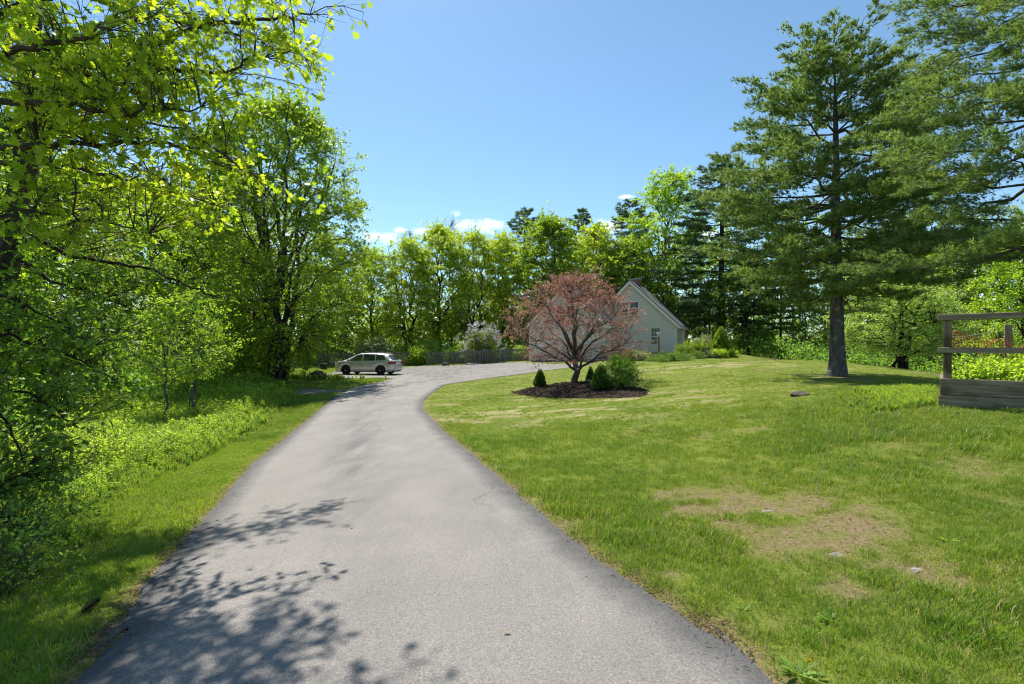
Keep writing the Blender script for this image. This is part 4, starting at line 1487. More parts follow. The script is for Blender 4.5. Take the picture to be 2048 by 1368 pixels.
def pine(seed, h, h0, R, tr, prof, whorl, nbr, nsub, ntuft, npn, L, W, mat, bark, flare=1.0, lean=.0, droop=.1):
    """white pine: whorled limbs carrying flat sprays of needle tufts"""
    r = np.random.default_rng(seed)
    tb = Tubes()
    zs = np.linspace(-.2, h, 18)
    tp = np.c_[np.cumsum(r.normal(0, .012 * h / 10, 18)) + lean * zs, np.cumsum(r.normal(0, .012 * h / 10, 18)), zs]
    tr_ = tr * (np.clip(1 - zs / h, .03, 1) ** .75) + flare * tr * .45 * np.exp(-np.maximum(zs, 0) / .35)
    tb.add(tp, tr_, 12)
    TP, TD, TV = [], [], []
    z = h0
    while z < h - .2:
        t_ = (z - h0) / (h - h0)
        nb_ = r.integers(nbr[0], nbr[1] + 1)
        a0 = r.uniform(0, 6.28)
        base = np.array([np.interp(z, zs, tp[:, 0]), np.interp(z, zs, tp[:, 1]), z])
        for b in range(nb_):
            a = a0 + b * 6.283 / nb_ + r.uniform(-.35, .35)
            ln = R * float(np.interp(t_, *zip(*prof))) * r.uniform(.62, 1.12)
            if ln < .25:
                ln = .25
            el_ = np.interp(t_, [0, .35, .8, 1], [-.10 - droop, .06, .45, .9]) + r.uniform(-.08, .10)
            d = np.array([math.cos(a), math.sin(a), 0])
            e = base + d * ln * math.cos(el_) + [0, 0, ln * math.sin(el_) + .05 * ln]
            m = base + d * ln * .55 * math.cos(el_) + [0, 0, ln * .5 * math.sin(el_) - .05 * ln]
            p_ = wiggle(bez(base, m, e, 9), .022 * ln, r)
            tb.add(p_, .006 + (.011 * ln + .006) * np.linspace(1, 0, 9) ** 1.3, 5)
            side = np.array([-d[1], d[0], 0])
            ns_ = max(3, int(nsub * (.35 + .65 * ln / R)))
            for q in range(ns_):
                u_ = .22 + .78 * (q + r.random()) / ns_
                i_ = u_ * 8
                s0 = p_[int(i_)] + (p_[min(8, int(i_) + 1)] - p_[int(i_)]) * (i_ - int(i_))
                sl_ = (.16 + .42 * (1 - abs(u_ - .45)) * (1 - u_ * .6)) * ln * r.uniform(.6, 1.1)
                sl_ = min(max(sl_, .16), 1.25)
                sg = 1 if q % 2 else -1
                dd_ = unit(d * r.uniform(.55, 1.0) + side * sg * r.uniform(.35, 1.0) + np.array([0, 0, r.uniform(-.12, .30)]))
                if u_ > .93:
                    dd_ = unit(d + [0, 0, .25])
                s1 = s0 + dd_ * sl_
                tb.add([s0, s1], [.006, .003], 3)
                nt = max(2, int(ntuft * (.4 + .6 * sl_ / .8)))
                uu = .18 + .84 * r.random(nt) ** .65
                TP.append(s0 + (s1 - s0) * uu[:, None] + r.normal(0, .055 + .05 * sl_, (nt, 3)) * [1, 1, .40])
                TD.append(unit(dd_ * .8 + r.normal(0, .35, (nt, 3)) + [0, 0, .35]))
                TV.append(np.clip(.55 * r.random(nt) + .45 * r.random(), 0, 1))
        z += whorl * r.uniform(.75, 1.25)
    P_, D_, V_ = np.concatenate(TP), np.concatenate(TD), np.concatenate(TV)
    n = len(P_)
    Pn, Dn, Vn = np.repeat(P_, npn, 0), np.repeat(D_, npn, 0), np.repeat(V_, npn)
    Dn = unit(Dn + r.normal(0, .55, Dn.shape))
    N_ = r.normal(0, 1, Dn.shape)
    v = leaves(Pn - Dn * L * .15, Dn, N_, r.uniform(.75, 1.2, n * npn) * L, W, 'needle', np.clip(Vn + r.normal(0, .12, n * npn), 0, 1))
    return tb.mesh('trunk', M[bark]), fast_mesh('crown', v[0], v[1], v[2], (M[mat],)), h


def shrub(seed, rx, ry, h, nst, nleaf, L, W, mat, bark='twig', kind='ovate', clr=.12, low=.25, shell=.55, upn=.6, tips=5, stem_r=.010, ntw=5, droop=.0, pw=1.0, vbias=.35):
    """many stems fanning from the ground to a rounded leafy top"""
    r = np.random.default_rng(seed)
    tb = Tubes()
    S, SR, Cs = [], [], []
    for i in range(nst):
        a, e = r.uniform(0, 6.283), math.acos(1 - r.random() * (1 - low * .6))
        k_ = shell + (1 - shell) * r.random()
        q = np.array([math.cos(a) * rx * math.sin(e) * k_, math.sin(a) * ry * math.sin(e) * k_, max(h * low * .5, h * math.cos(e) ** pw * k_)])
        b = np.array([math.cos(a) * rx * .12 * r.random(), math.sin(a) * ry * .12 * r.random(), -.03])
        p_ = wiggle(bez(b, b + (q - b) * [.3, .3, .6], q, 7), .012 * h, r)
        rl = np.linspace(stem_r * r.uniform(.7, 1.3), stem_r * .3, 7)
        tb.add(p_, rl, 4)
        S += list(p_[2:])
        SR += list(rl[2:])
        Cs.append(q)
        for _ in range(tips - 1):
            j = r.integers(3, 7)
            Cs.append(p_[j] + r.normal(0, .09 * (rx + ry), 3) * [1, 1, .7])
    Cs = np.array(Cs)
    Cs[:, 2] = np.maximum(Cs[:, 2], .04)
    v = foliate(tb, r, np.array(S), np.array(SR), Cs, clr, nleaf, L, W, kind, ntw=ntw, twig_r=stem_r * .3, droop=droop, upn=upn, br_r=.5, vbias=vbias)
    return tb.mesh('stems', M[bark]), fast_mesh('foliage', v[0], v[1], v[2], (M[mat],)), h


def cone_spruce(seed, R, h, n, L, W, mat):
    """dwarf conical spruce: dense upswept shoots over a hidden core"""
    r = np.random.default_rng(seed)
    t_ = 1 - np.sqrt(r.random(n))
    a = r.uniform(0, 6.283, n)
    ph = r.uniform(0, 6.28, 3)
    lump = 1 + .10 * np.sin(3 * a + ph[0] + 8 * t_) + .08 * np.sin(7 * a + ph[1] - 14 * t_) + .07 * np.sin(2 * a + 23 * t_ + ph[2])
    rad = R * (1 - t_) ** .72 * np.minimum(1, .72 + 2.2 * t_) * lump
    k_ = r.uniform(.78, 1.03, n)
    P_ = np.c_[np.cos(a) * rad * k_, np.sin(a) * rad * k_, .03 * h + t_ * h * .97]
    D_ = np.c_[np.cos(a), np.sin(a), np.full(n, .55)] + r.normal(0, .38, (n, 3))
    v = leaves(P_, D_, r.normal(0, .6, (n, 3)) + [0, 0, 1], r.uniform(.7, 1.3, n) * L, W, 'diamond', np.clip(.25 + .35 * np.sin(9 * a + 17 * t_) + .5 * r.random(n), 0, 1))
    tb = Tubes()
    tb.add([(0, 0, -.05), (0, 0, h * .5), (0, 0, h * .95)], [R * .16, R * .08, R * .02], 6)
    th = np.linspace(0, 1, 10)
    tb.add(np.c_[th * 0, th * 0, .06 * h + th * h * .86], R * .74 * (1 - th) ** .72 * np.minimum(1, .72 + 2.2 * th) + .004, 12)
    return tb.mesh('trunk', M['bark_dark']), fast_mesh('foliage', v[0], v[1], v[2], (M[mat],)), h


def put(name, label, cat_, proto, loc, s=(1, 1, 1), rz=None, group=None, parts=('trunk', 'crown')):
    root = thing(name, label, cat_, loc, random.uniform(0, 6.28) if rz is None else rz, group)
    root.scale = s
    obj(parts[0], proto[0], root)
    obj(parts[1], proto[1], root)
    return root


def stand(name, label, proto, px, top, d, wf=1.0, rz=None, group=None, cat_='tree', sink=.05):
    q = at(px, 0, d)
    z = float(gz(q[0], q[1])) - sink
    s = (at(px, top, d)[2] - z) / proto[2]
    return put(name, label, cat_, proto, (q[0], q[1], z), (s * wf, s * wf, s), rz, group)


# ------------------------------------------------------------------ foreground trees on the left
def limbs_tree(seed, limbs, ncl_per, jit, clr, nleaf, L, W, kind, mat, bark, base, ntw=4, start=.3, twig_r=.004, droop=.15, flat=.6, upn=1.0, vbias=.35):
    """tree whose limbs are given as paths of world points (with a root radius)"""
    r = np.random.default_rng(seed)
    tb = Tubes()
    S, SR, Cs = [], [], []
    for pth, r0, fol in limbs:
        p_ = smooth_line(np.array(pth) - base, 6)
        p_ = wiggle(p_, .02, r)
        rl = np.linspace(r0, r0 * (.55 if not fol else .14) + .002, len(p_))
        tb.add(p_, rl, 8 if r0 > .08 else 6)
        if fol:
            k0 = int(len(p_) * start)
            S += list(p_[k0:])
            SR += list(rl[k0:])
            n = int(ncl_per * fol)
            i = r.integers(k0, len(p_), n)
            Cs.append(p_[i] + r.normal(0, jit, (n, 3)) * [1, 1, .8] - [0, 0, .05])
    v = foliate(tb, r, np.array(S), np.array(SR), np.concatenate(Cs), clr, nleaf, L, W, kind, ntw=ntw, twig_r=twig_r, droop=droop, flat=flat, upn=upn, vbias=vbias)
    return tb.mesh('trunk', M[bark]), fast_mesh('crown', v[0], v[1], v[2], (M[mat],)), 1


ob = np.array([-8.3, 6.9, float(gz(-8.3, 6.9)) - .1])
T1, T2, T3 = at(28, 470, 6.9), at(50, 300, 6.8), at(70, -40, 6.7)
oak_l = [([ob, at(-20, 610, 6.95), T1, T2, T3, at(110, -420, 6.7)], .165, 0),
         ([T2, at(120, 160, 6.3), at(340, 70, 5.8), at(500, 40, 5.6), at(620, 30, 5.6)], .050, 1.9),
         ([T2, at(130, 150, 6.4), at(300, 140, 6.1), at(450, 140, 6.0), at(565, 95, 6.0)], .045, 1.5),
         ([at(-60, 300, 5.6), at(100, 290, 5.5), at(280, 285, 5.5), at(400, 300, 5.5), at(500, 345, 5.6)], .035, 1.5),
         ([at(-60, 330, 6.0), at(100, 330, 6.0), at(250, 360, 6.0), at(430, 410, 6.0)], .035, 1.3),
         ([at(-120, 120, 4.4), at(60, 100, 4.4), at(190, 60, 4.5), at(330, 30, 4.6)], .035, 1.1),
         ([at(-80, 200, 5.0), at(120, 210, 5.0), at(260, 225, 5.0), at(400, 215, 5.1)], .035, 1.4),
         ([T3, at(230, -140, 6.6), at(420, -100, 6.8), at(580, -50, 7.0)], .050, 1.4),  # from here, unseen limbs above the frame, added for leaf shadow on the drive
         ([T3, at(220, -300, 7.2), at(380, -260, 7.6), at(500, -180, 8.4)], .050, 1.3),
         ([T3, at(100, -240, 5.8), at(230, -180, 5.4), at(330, -120, 5.2)], .045, 1.4),
         ([T3, at(260, 20, 8.0), at(430, 60, 9.0), at(560, 90, 9.6), at(610, 120, 10.0)], .045, 1.6),  # this limb and the next set farther out, added to shade the upper drive
         ([T3, at(240, -60, 8.4), at(420, -30, 9.6), at(560, 10, 10.6)], .045, 1.5),
         ([T2, at(100, 220, 6.2), at(220, 190, 5.9), at(320, 180, 5.8)], .040, 1.5),
         ([T3, at(40, 60, 5.8), at(120, 130, 5.5), at(220, 170, 5.3)], .040, 1.5),
         ([at(-100, 30, 5.2), at(60, 10, 5.2), at(180, -30, 5.2), at(300, -60, 5.3)], .04, 1.2),
         ([T1, at(90, 400, 7.4), at(200, 380, 7.6), at(330, 330, 7.8)], .035, 1.0),
         ([at(-80, 420, 5.4), at(60, 420, 5.6), at(180, 440, 5.8), at(300, 470, 6.0)], .028, .7)]
pr = limbs_tree(21, oak_l, 44, .24, .17, 11, .105, .092, 'oak', 'leaf_oak', 'bark', ob, ntw=4, start=.22, droop=.35, upn=.75)
put('oak_tree', 'yellow-green oak with lobed leaves overhanging the top left of the driveway', 'tree', pr, tuple(ob), rz=0)

cb = np.array([-8.0, 5.6, float(gz(-8.0, 5.6)) - .1])
c1 = at(-330, 560, 5.9)
ch_l = [([cb, at(-380, 800, 5.7), c1, at(-230, 250, 6.1), at(-180, 0, 6.2)], .12, 0),
        ([c1, at(-60, 420, 6.2), at(110, 500, 6.4), at(240, 525, 6.5), at(350, 560, 6.5), at(440, 595, 6.5)], .040, 1.4),
        ([c1, at(-40, 500, 6.3), at(100, 560, 6.5), at(200, 590, 6.6), at(280, 620, 6.6)], .030, 1.1),
        ([c1, at(-90, 640, 5.9), at(40, 680, 6.0), at(140, 710, 6.1), at(235, 765, 6.1)], .030, 1.6),
        ([c1, at(-110, 700, 5.6), at(0, 770, 5.6), at(80, 800, 5.6), at(150, 850, 5.6)], .028, 1.5),
        ([c1, at(-140, 720, 5.2), at(-30, 790, 5.1), at(20, 860, 5.0), at(55, 930, 5.0)], .026, 1.2),
        ([c1, at(-120, 560, 5.6), at(0, 590, 5.5), at(90, 630, 5.6), at(190, 690, 5.7)], .026, 1.4),
        ([c1, at(-140, 800, 5.0), at(-70, 900, 4.9), at(-30, 980, 4.8)], .022, 1.0),
        ([c1, at(-60, 560, 6.6), at(60, 600, 6.8), at(150, 640, 6.9), at(230, 670, 7.0)], .022, 1.2),
        ([at(-230, 250, 6.1), at(-60, 230, 6.3), at(120, 250, 7.0), at(330, 250, 7.6), at(440, 290, 7.8)], .04, 1.5),
        ([at(-180, 0, 6.2), at(40, 60, 7.4), at(250, 130, 7.8), at(390, 180, 8.0)], .04, 1.5),
        ([at(-230, 250, 6.1), at(0, 330, 7.2), at(170, 400, 7.6), at(300, 430, 7.8)], .03, 1.1)]
pr = limbs_tree(22, ch_l, 46, .22, .13, 11, .090, .056, 'ovate', 'leaf_cherry', 'bark_dark', cb, ntw=4, start=.18, droop=.45, upn=.8, twig_r=.003)
put('broadleaf_tree', 'dark green broadleaf tree with drooping sprays at the left edge', 'tree', pr, tuple(cb), rz=0)

# twiggy shrubs under them
tw1 = shrub(31, 1.0, .9, 1.35, 46, 10, .055, .034, 'weed', 'twig', 'ovate', .12, .2, .5, tips=5, stem_r=.007)
tw2 = shrub(32, .85, .8, 1.05, 40, 10, .05, .032, 'weed_dark', 'twig', 'ovate', .11, .2, .5, tips=5, stem_r=.006)
for nm, lb, prt, px, py, s in (
        ('twiggy_shrub', 'twiggy shrub with thin reddish stems at the left edge of the verge', tw2, 20, 1085, 1.0),
        ('twiggy_shrub', 'tall twiggy light green shrub behind the left-edge shrub', tw1, 95, 985, 1.1),
        ('twiggy_shrub', 'sunlit twiggy shrub where the verge meets the meadow', tw1, 205, 952, .85),
        ('twiggy_shrub', 'low dark shrub at the bottom left in the shade', tw2, -30, 1210, .7)):
    q = hit(px, py)
    put(nm, lb, 'shrub', prt, tuple(q), (s, s, s), group='twiggy shrubs on the left verge', parts=('stems', 'foliage'))

# saplings in the meadow
sp1 = deciduous(41, 4.2, 1.55, 1.5, 1.3, .045, 9, 150, 26, .085, .062, 'leaf_bright', 'bark_grey', (.75, .6), .24, kind='ovate', ntw=4, twig_r=.004, hollow=.1)
sp2 = deciduous(42, 4.6, 1.7, 1.6, 1.0, .040, 12, 165, 26, .085, .062, 'leaf_bright', 'bark_grey', (.8, .6), .25, stems=4, kind='ovate', ntw=4, twig_r=.004, spread=.5, hollow=.1)
stand('sapling', 'young straight sapling with bright green leaves in the meadow', sp1, 333, 600, 16.2, 1.0)
stand('sapling', 'young multi-stemmed sapling with bright leaves right of the straight one', sp2, 385, 585, 17.2, 1.0)

# ------------------------------------------------------------------ maple by the drive
mp_ = deciduous(51, 15.4, 4.9, .9, 1.4, .22, 40, 620, 95, .16, .13, 'leaf_maple', 'bark', (.78, .42), .55, stems=7, ntw=6, hollow=.35, spread=.62, irr=.10, twig_r=.008)
stand('maple_tree', 'large multi-stemmed maple with full green crown beside the driveway', mp_, 556, 207, 29, 1.0, rz=.4)

# ------------------------------------------------------------------ red-leaved tree and island planting
rt = deciduous(63, 4.25, 2.95, .85, .50, .125, 13, 350, 68, .058, .042, 'leaf_red', 'bark_red', (.50, .40), .24, stems=1, kind='ovate', ntw=5, limb_up=.50, hollow=.15, twig_r=.005, irr=.20, vbias=.3, limb_hi=.28)
q = ipt(1152, 771)
k_ = (at(0, 552, q[1])[2] - q[2]) / 4.15
put('red_leaf_tree', 'red-leaved ornamental tree with spreading limbs in the mulch island', 'tree', rt, (q[0], q[1], q[2] - .08), (k_ * .97, k_ * .97, k_), rz=2.2)
cs1 = cone_spruce(71, .25, .62, 5200, .05, .012, 'leaf_spruce')
for px, py, hh, wd_, lb in ((1080, 780, 36, 26, 'small dark conical spruce left of the red-leaved trunk'), (1181, 768, 33, 19, 'narrow conical spruce just right of the red-leaved trunk'),
                            (1202, 787, 50, 42, 'broad conical spruce in front of the leafy island shrub')):
    q = ipt(px, py)
    sc_ = q[1] / F
    put('dwarf_spruce', lb, 'spruce', cs1, q, (wd_ * sc_ / .5, wd_ * sc_ / .5, hh * sc_ / .62), group='dwarf spruces in the mulch island', parts=('trunk', 'foliage'))
bx_ = shrub(81, .86, .80, 1.32, 85, 22, .06, .030, 'leaf_box', 'twig', 'ovate', .10, .35, .72, tips=4, stem_r=.009, upn=.5, droop=-.25)
q = ipt(1242, 783)
put('leafy_shrub', 'dense rounded green shrub on bare stems in the mulch island', 'shrub', bx_, q, (.84, .84, .96), parts=('stems', 'foliage'))

# ------------------------------------------------------------------ pines on the right
PROF = ((0, .66), (.15, .92), (.4, 1.0), (.62, .90), (.8, .68), (.92, .42), (1, .12))
pn1 = pine(91, 11.45, 3.0, 4.1, .25, PROF, .52, (5, 7), 16, 33, 8, .165, .029, 'leaf_pine', 'bark_pine', droop=.12)
q = hit(1675, 752)
big_pine = put('pine_tree', 'large white pine with bare lower trunk standing on the lawn', 'tree', pn1, (q[0], q[1], q[2]), rz=.5)
PROF2 = ((0, .78), (.14, .98), (.20, .74), (.32, .60), (.40, .80), (.6, .66), (.8, .5), (1, .15))
pn2 = pine(92, 16.5, 3.4, 4.1, .33, PROF2, .68, (5, 6), 20, 32, 7, .16, .019, 'leaf_pine', 'bark_pine', droop=.02)
q = at(2092, 0, 11.6)
put('pine_tree', 'white pine at the right edge with branches reaching in over the lawn', 'tree', pn2, (q[0], q[1], float(gz(q[0], q[1])) - .1), rz=1.1)

# ------------------------------------------------------------------ woods behind: prototypes
oakY = deciduous(101, 13, 3.9, 1.6, 2.8, .17, 18, 250, 85, .20, .15, 'leaf_yellow', 'bark_dark', (.85, .6), .60, ntw=5, hollow=.2, irr=.32, limb_up=.3, twig_r=.012)
oakY2 = deciduous(102, 13, 3.7, 1.2, 2.2, .15, 17, 240, 80, .20, .15, 'leaf_yellow', 'bark_dark', (.8, .6), .55, stems=2, ntw=5, hollow=.2, irr=.34, limb_up=.32, twig_r=.012)
mapB = deciduous(103, 14, 4.0, 1.8, 3.0, .20, 16, 250, 105, .20, .16, 'leaf_maple', 'bark_dark', (.78, .6), .62, ntw=5, hollow=.35, irr=.18, twig_r=.012)
midT = deciduous(104, 14, 3.8, 1.2, 2.6, .18, 16, 240, 95, .20, .15, 'leaf_mid', 'bark_dark', (.8, .6), .62, ntw=5, hollow=.3, irr=.25, twig_r=.012)
ashT = deciduous(105, 17, 3.7, 2.0, 3.4, .17, 22, 270, 95, .19, .13, 'leaf_bright', 'bark_grey', (.82, .55), .55, ntw=5, hollow=.2, irr=.2, limb_up=.3, twig_r=.012)
brtT = deciduous(106, 12, 3.6, 1.4, 2.0, .15, 14, 220, 85, .18, .14, 'leaf_bright', 'bark_dark', (.8, .6), .6, ntw=5, hollow=.25, irr=.25, twig_r=.010)
appT = deciduous(107, 6.2, 3.3, .9, .8, .16, 16, 340, 110, .11, .078, 'leaf_apple', 'bark_dark', (.72, .55), .38, stems=3, ntw=5, hollow=.35, irr=.10, spread=.6, twig_r=.008)
pinF = pine(108, 18, 5, 3.2, .24, ((0, .7), (.3, 1), (.6, .85), (.85, .5), (1, .1)), .85, (4, 5), 13, 15, 5, .30, .065, 'leaf_pine_far', 'bark_dark', droop=.1)
pinF2 = pine(109, 18, 3.5, 3.6, .26, ((0, .8), (.3, 1), (.6, .8), (.85, .45), (1, .08)), .8, (4, 5), 13, 15, 5, .30, .065, 'leaf_pine_far', 'bark_dark', droop=.15)
deadT = deciduous(110, 12, 2.4, 5.0, 4.5, .13, 14, 90, 1, .05, .03, 'dry_leaf', 'bark_grey', (.9, .6), .5, ntw=5, irr=.3, limb_up=.35, twig_r=.014)

W = [  # proto, px, top, depth, width factor, label
    (oakY, 742, 500, 56, .95, 'yellow-green oak just right of the big maple, behind the car'),
    (oakY2, 815, 478, 58, 1.0, 'forked yellow-green oak behind the gap in the picket fence'),
    (oakY, 880, 452, 61, 1.0, 'tallest yellow-green oak behind the right fence section'),
    (oakY2, 950, 466, 60, .95, 'yellow-green oak behind the lilac'),
    (oakY, 1003, 470, 63, .9, 'slim yellow-green oak left of the bright maple'),
    (deadT, 905, 440, 66, 1.0, 'bare-topped grey tree poking above the oaks'),
    (deadT, 822, 462, 64, .8, 'thin bare grey tree left of the tallest oak'),
    (pinF, 1052, 412, 70, 1.3, 'dark pine rising left of the bright maple'),
    (pinF2, 1162, 420, 76, 1.2, 'dark pine behind the bright maple'),
    (pinF, 1262, 394, 68, 1.3, 'dark pine left of the tall light green tree'),
    (mapB, 1098, 436, 58, 1.1, 'bright green maple left of the garage gable'),
    (oakY2, 1192, 452, 62, 1.15, 'olive-yellow tree above the garage roof'),
    (ashT, 1338, 350, 58, 1.35, 'tall light green tree behind the chimney'),
    (midT, 1255, 480, 60, 1.2, 'darker green tree between chimney and olive tree'),
    (pinF2, 1440, 318, 52, 1.5, 'tall dark pine right of the light green tree'),
    (midT, 1420, 560, 50, .9, 'low broad green tree behind the porch side'),
    (midT, 1495, 500, 48, 1.2, 'green tree behind the conical garden spruce'),
    (pinF, 1560, 470, 48, .9, 'dark pine in the shade left of the lawn pine trunk'),
    (midT, 1610, 560, 44, .9, 'dark green tree directly behind the lawn pine trunk'),
    (midT, 1720, 480, 46, 1.1, 'dark green tree right of the lawn pine trunk'),
    (brtT, 1860, 500, 42, 1.2, 'bright green tree behind the apple-shaped tree'),
    (midT, 1960, 470, 38, 1.1, 'mid green tree behind the raised bed rails'),
    (brtT, 2045, 475, 26, 1.0, 'yellow-green sunlit tree at the right edge above the raised bed'),
    (pinF2, 1800, 330, 56, 1.0, 'dark pine behind the lawn pine'),
    (midT, 470, 330, 40, 1.1, 'green tree behind the left of the big maple'),
    (midT, 655, 470, 54, 1.0, 'green tree behind the right of the big maple'),
    (brtT, 395, 400, 38, 1.1, 'bright green tree left of the big maple'),
    (midT, 300, 360, 33, 1.1, 'mid green tree behind the meadow saplings'),
    (brtT, 170, 330, 27, 1.1, 'bright green tree at the back of the meadow'),
    (midT, 60, 260, 19, 1.1, 'mid green tree behind the oak trunk'),
    (brtT, -70, 330, 15, 1.1, 'bright green tree past the left edge of the meadow'),
    (midT, 505, 470, 33, .75, 'slender green tree standing close beside the big maple'),
]
for prt, px, top, d, wf, lb in W:
    nm = {id(oakY): 'oak_tree', id(oakY2): 'oak_tree', id(pinF): 'pine_tree', id(pinF2): 'pine_tree', id(mapB): 'maple_tree', id(deadT): 'bare_tree'}.get(id(prt), 'woodland_tree')
    stand(nm, lb, prt, px, top, d, wf, group='trees of the surrounding woods')
stand('apple_tree', 'rounded pale green apple-like tree beyond the lawn crest', appT, 1800, 548, 25.5, 1.12, rz=1.0)

# slim bare trunks inside the wood edge
trk = Tubes()
trk.add(wiggle(np.c_[np.zeros(8), np.zeros(8), np.linspace(-.2, 11, 8)], .10, rng), np.linspace(.13, .05, 8), 7)
for zz in (3, 4.5, 6, 7, 8.5):
    a = rng.uniform(0, 6.28)
    trk.add([(0, 0, zz), (math.cos(a) * .7, math.sin(a) * .7, zz + .5), (math.cos(a) * 1.3, math.sin(a) * 1.3, zz + 1.2)], [.04, .03, .012], 4)

# garden shrubs
lil = shrub(121, 1.9, 1.5, 3.4, 60, 34, .12, .085, 'leaf_mid', 'twig', 'diamond', .28, .3, .6, tips=5, stem_r=.018)
lilf = shrub(122, 2.05, 1.7, 3.55, 64, 44, .085, .07, 'flower_lilac', 'twig', 'diamond', .14, .35, .92, tips=3, stem_r=.012)
q = gpt(968, 727)
d_ = 49.5
lo = at(966, 0, d_)
lroot = put('lilac_bush', 'lilac bush in pale purple bloom behind the picket fence', 'shrub', lil, (lo[0], lo[1], float(gz(lo[0], lo[1]))), (1.05, 1.0, 1.15), parts=('stems', 'foliage'), rz=0)
obj('blossom', lilf[1], lroot)

co = cone_spruce(123, 1.0, 2.4, 9000, .13, .045, 'leaf_cone')
q = hit(1442, 711)
k_ = q[1] / F
put('conical_spruce', 'tall conical spruce with bright edges at the end of the house bed', 'spruce', co, tuple(q), (21 * k_, 21 * k_, 58 * k_ / 2.4), parts=('trunk', 'foliage'))

jun = shrub(124, 1.5, 1.0, .7, 70, 26, .10, .03, 'leaf_juniper', 'twig', 'diamond', .16, .2, .6, tips=4, stem_r=.010, droop=-.1)
jun2 = shrub(125, 1.0, .8, .7, 50, 26, .10, .05, 'leaf_grey', 'twig', 'diamond', .16, .25, .6, tips=4, stem_r=.010)
whf = shrub(126, .8, .7, .9, 30, 22, .09, .07, 'flower_white', 'twig', 'diamond', .12, .4, .85, tips=2, stem_r=.010)
drk = shrub(127, 1.0, .9, 1.1, 50, 30, .11, .06, 'leaf_mid', 'twig', 'diamond', .18, .25, .6, tips=5, stem_r=.010)
gry = shrub(128, .6, .5, .55, 36, 22, .18, .022, 'weed', 'twig', 'diamond', .10, .3, .6, tips=3, stem_r=.006, droop=-.5)
red = shrub(129, .8, .6, .8, 36, 22, .07, .05, 'leaf_red', 'twig', 'diamond', .14, .3, .6, tips=4, stem_r=.008)
for nm, lb, prt, px, py, sx, sz in (
        ('juniper_shrub', 'low spreading juniper left of the lamp post', jun, 1312, 722, .55, .6),
        ('juniper_shrub', 'low spreading juniper right of the lamp post', jun, 1350, 722, 1.0, .75),
        ('juniper_shrub', 'small low juniper at the right end of the house bed', jun, 1392, 717, .62, .75),
        ('garden_shrub', 'low yellowish brown shrub beside the bright grass clump', jun2, 1415, 715, .8, .8),
        ('grass_clump', 'bright green grass clump at the foot of the conical spruce', gry, 1432, 714, 1.5, 1.1),
        ('grass_clump', 'bright green grass clump at the crest of the lawn', gry, 1452, 712.5, 1.4, 1.0),
        ('dark_shrub', 'dark green shrub beside the porch posts', drk, 1380, 714, 1.0, 1.2),
        ('pale_shrub', 'pale yellowish shrub left of the conical spruce', jun2, 1414, 711, .8, 2.2),
        ('reddish_shrub', 'low reddish shrub against the house foundation', red, 1262, 722, 1.0, 1.3),
        ('grey_shrub', 'grey-green low shrub below the lower house window', jun2, 1284, 721, .9, .9)):
    q = hit(px, py)
    put(nm, lb, 'shrub', prt, tuple(q), (sx, sx, sz), parts=('stems', 'foliage'), group='planting in front of the house')
q = hit(1396, 713)
wr_ = put('flowering_shrub', 'white-flowering shrub behind the junipers', 'shrub', drk, (q[0], q[1], q[2]), (.95, .95, 1.3), parts=('stems', 'foliage'))
obj('blossom', whf[1], wr_)

# small trees and bushes behind the left fence
small = deciduous(131, 4, 2.2, 1.0, .8, .09, 10, 120, 45, .12, .09, 'leaf_mid', 'bark_dark', (.7, .6), .4, stems=2, hollow=.2)
stand('small_tree', 'small dark crooked tree behind the fence left of the car', small, 688, 668, 48.5, 1.0)
gb = shrub(132, 1.9, 1.4, 2.3, 60, 36, .13, .09, 'leaf_grey', 'twig', 'diamond', .28, .25, .6, tips=5, stem_r=.014)
gb2 = shrub(133, 1.6, 1.3, 2.0, 60, 36, .13, .09, 'leaf_bright', 'twig', 'diamond', .26, .25, .6, tips=5, stem_r=.014)
for lb, prt, px, d, s in (('grey-green bush behind the roof of the car', gb, 745, 50, 1.2), ('bright bush behind the fence right of the car', gb2, 830, 49.5, .9),
                          ('grey-green bush behind the black bin', gb, 618, 50, 1.0), ('bright low bush behind the right fence section', gb2, 910, 51, .8),
                          ('bright bush between fence end and garage', gb2, 1046, 51.5, .75), ('bright bush at the foot of the big maple', gb2, 500, 31, .9)):
    q = at(px, 0, d)
    put('bush', lb, 'bush', prt, (q[0], q[1], float(gz(q[0], q[1]))), (s, s, s), parts=('stems', 'foliage'), group='bushes along the wood edge')

# plants in the raised bed
rb = shrub(141, .45, .5, .36, 30, 20, .075, .058, 'weed', 'twig', 'ovate', .11, .35, .6, tips=5, stem_r=.005)
for i, (lx, ly, s, lb) in enumerate(((.55, .75, .85, 'leafy green plant at the left end of the raised bed'), (1.25, .70, 1.0, 'leafy green plant in the middle of the raised bed'), (1.35, 1.35, 1.25, 'taller leafy plant at the back of the raised bed'),
                                     (2.2, .9, 1.3, 'leafy plant at the right end of the raised bed'), (.75, 1.35, .9, 'leafy green plant behind the leftmost one in the raised bed'))):
    q = A0 + fdir * lx + sdir * ly
    put('bed_plant', lb, 'plant', rb, (q[0], q[1], 1.03), (s, s, s), group='plants in the raised bed', parts=('stems', 'foliage'))

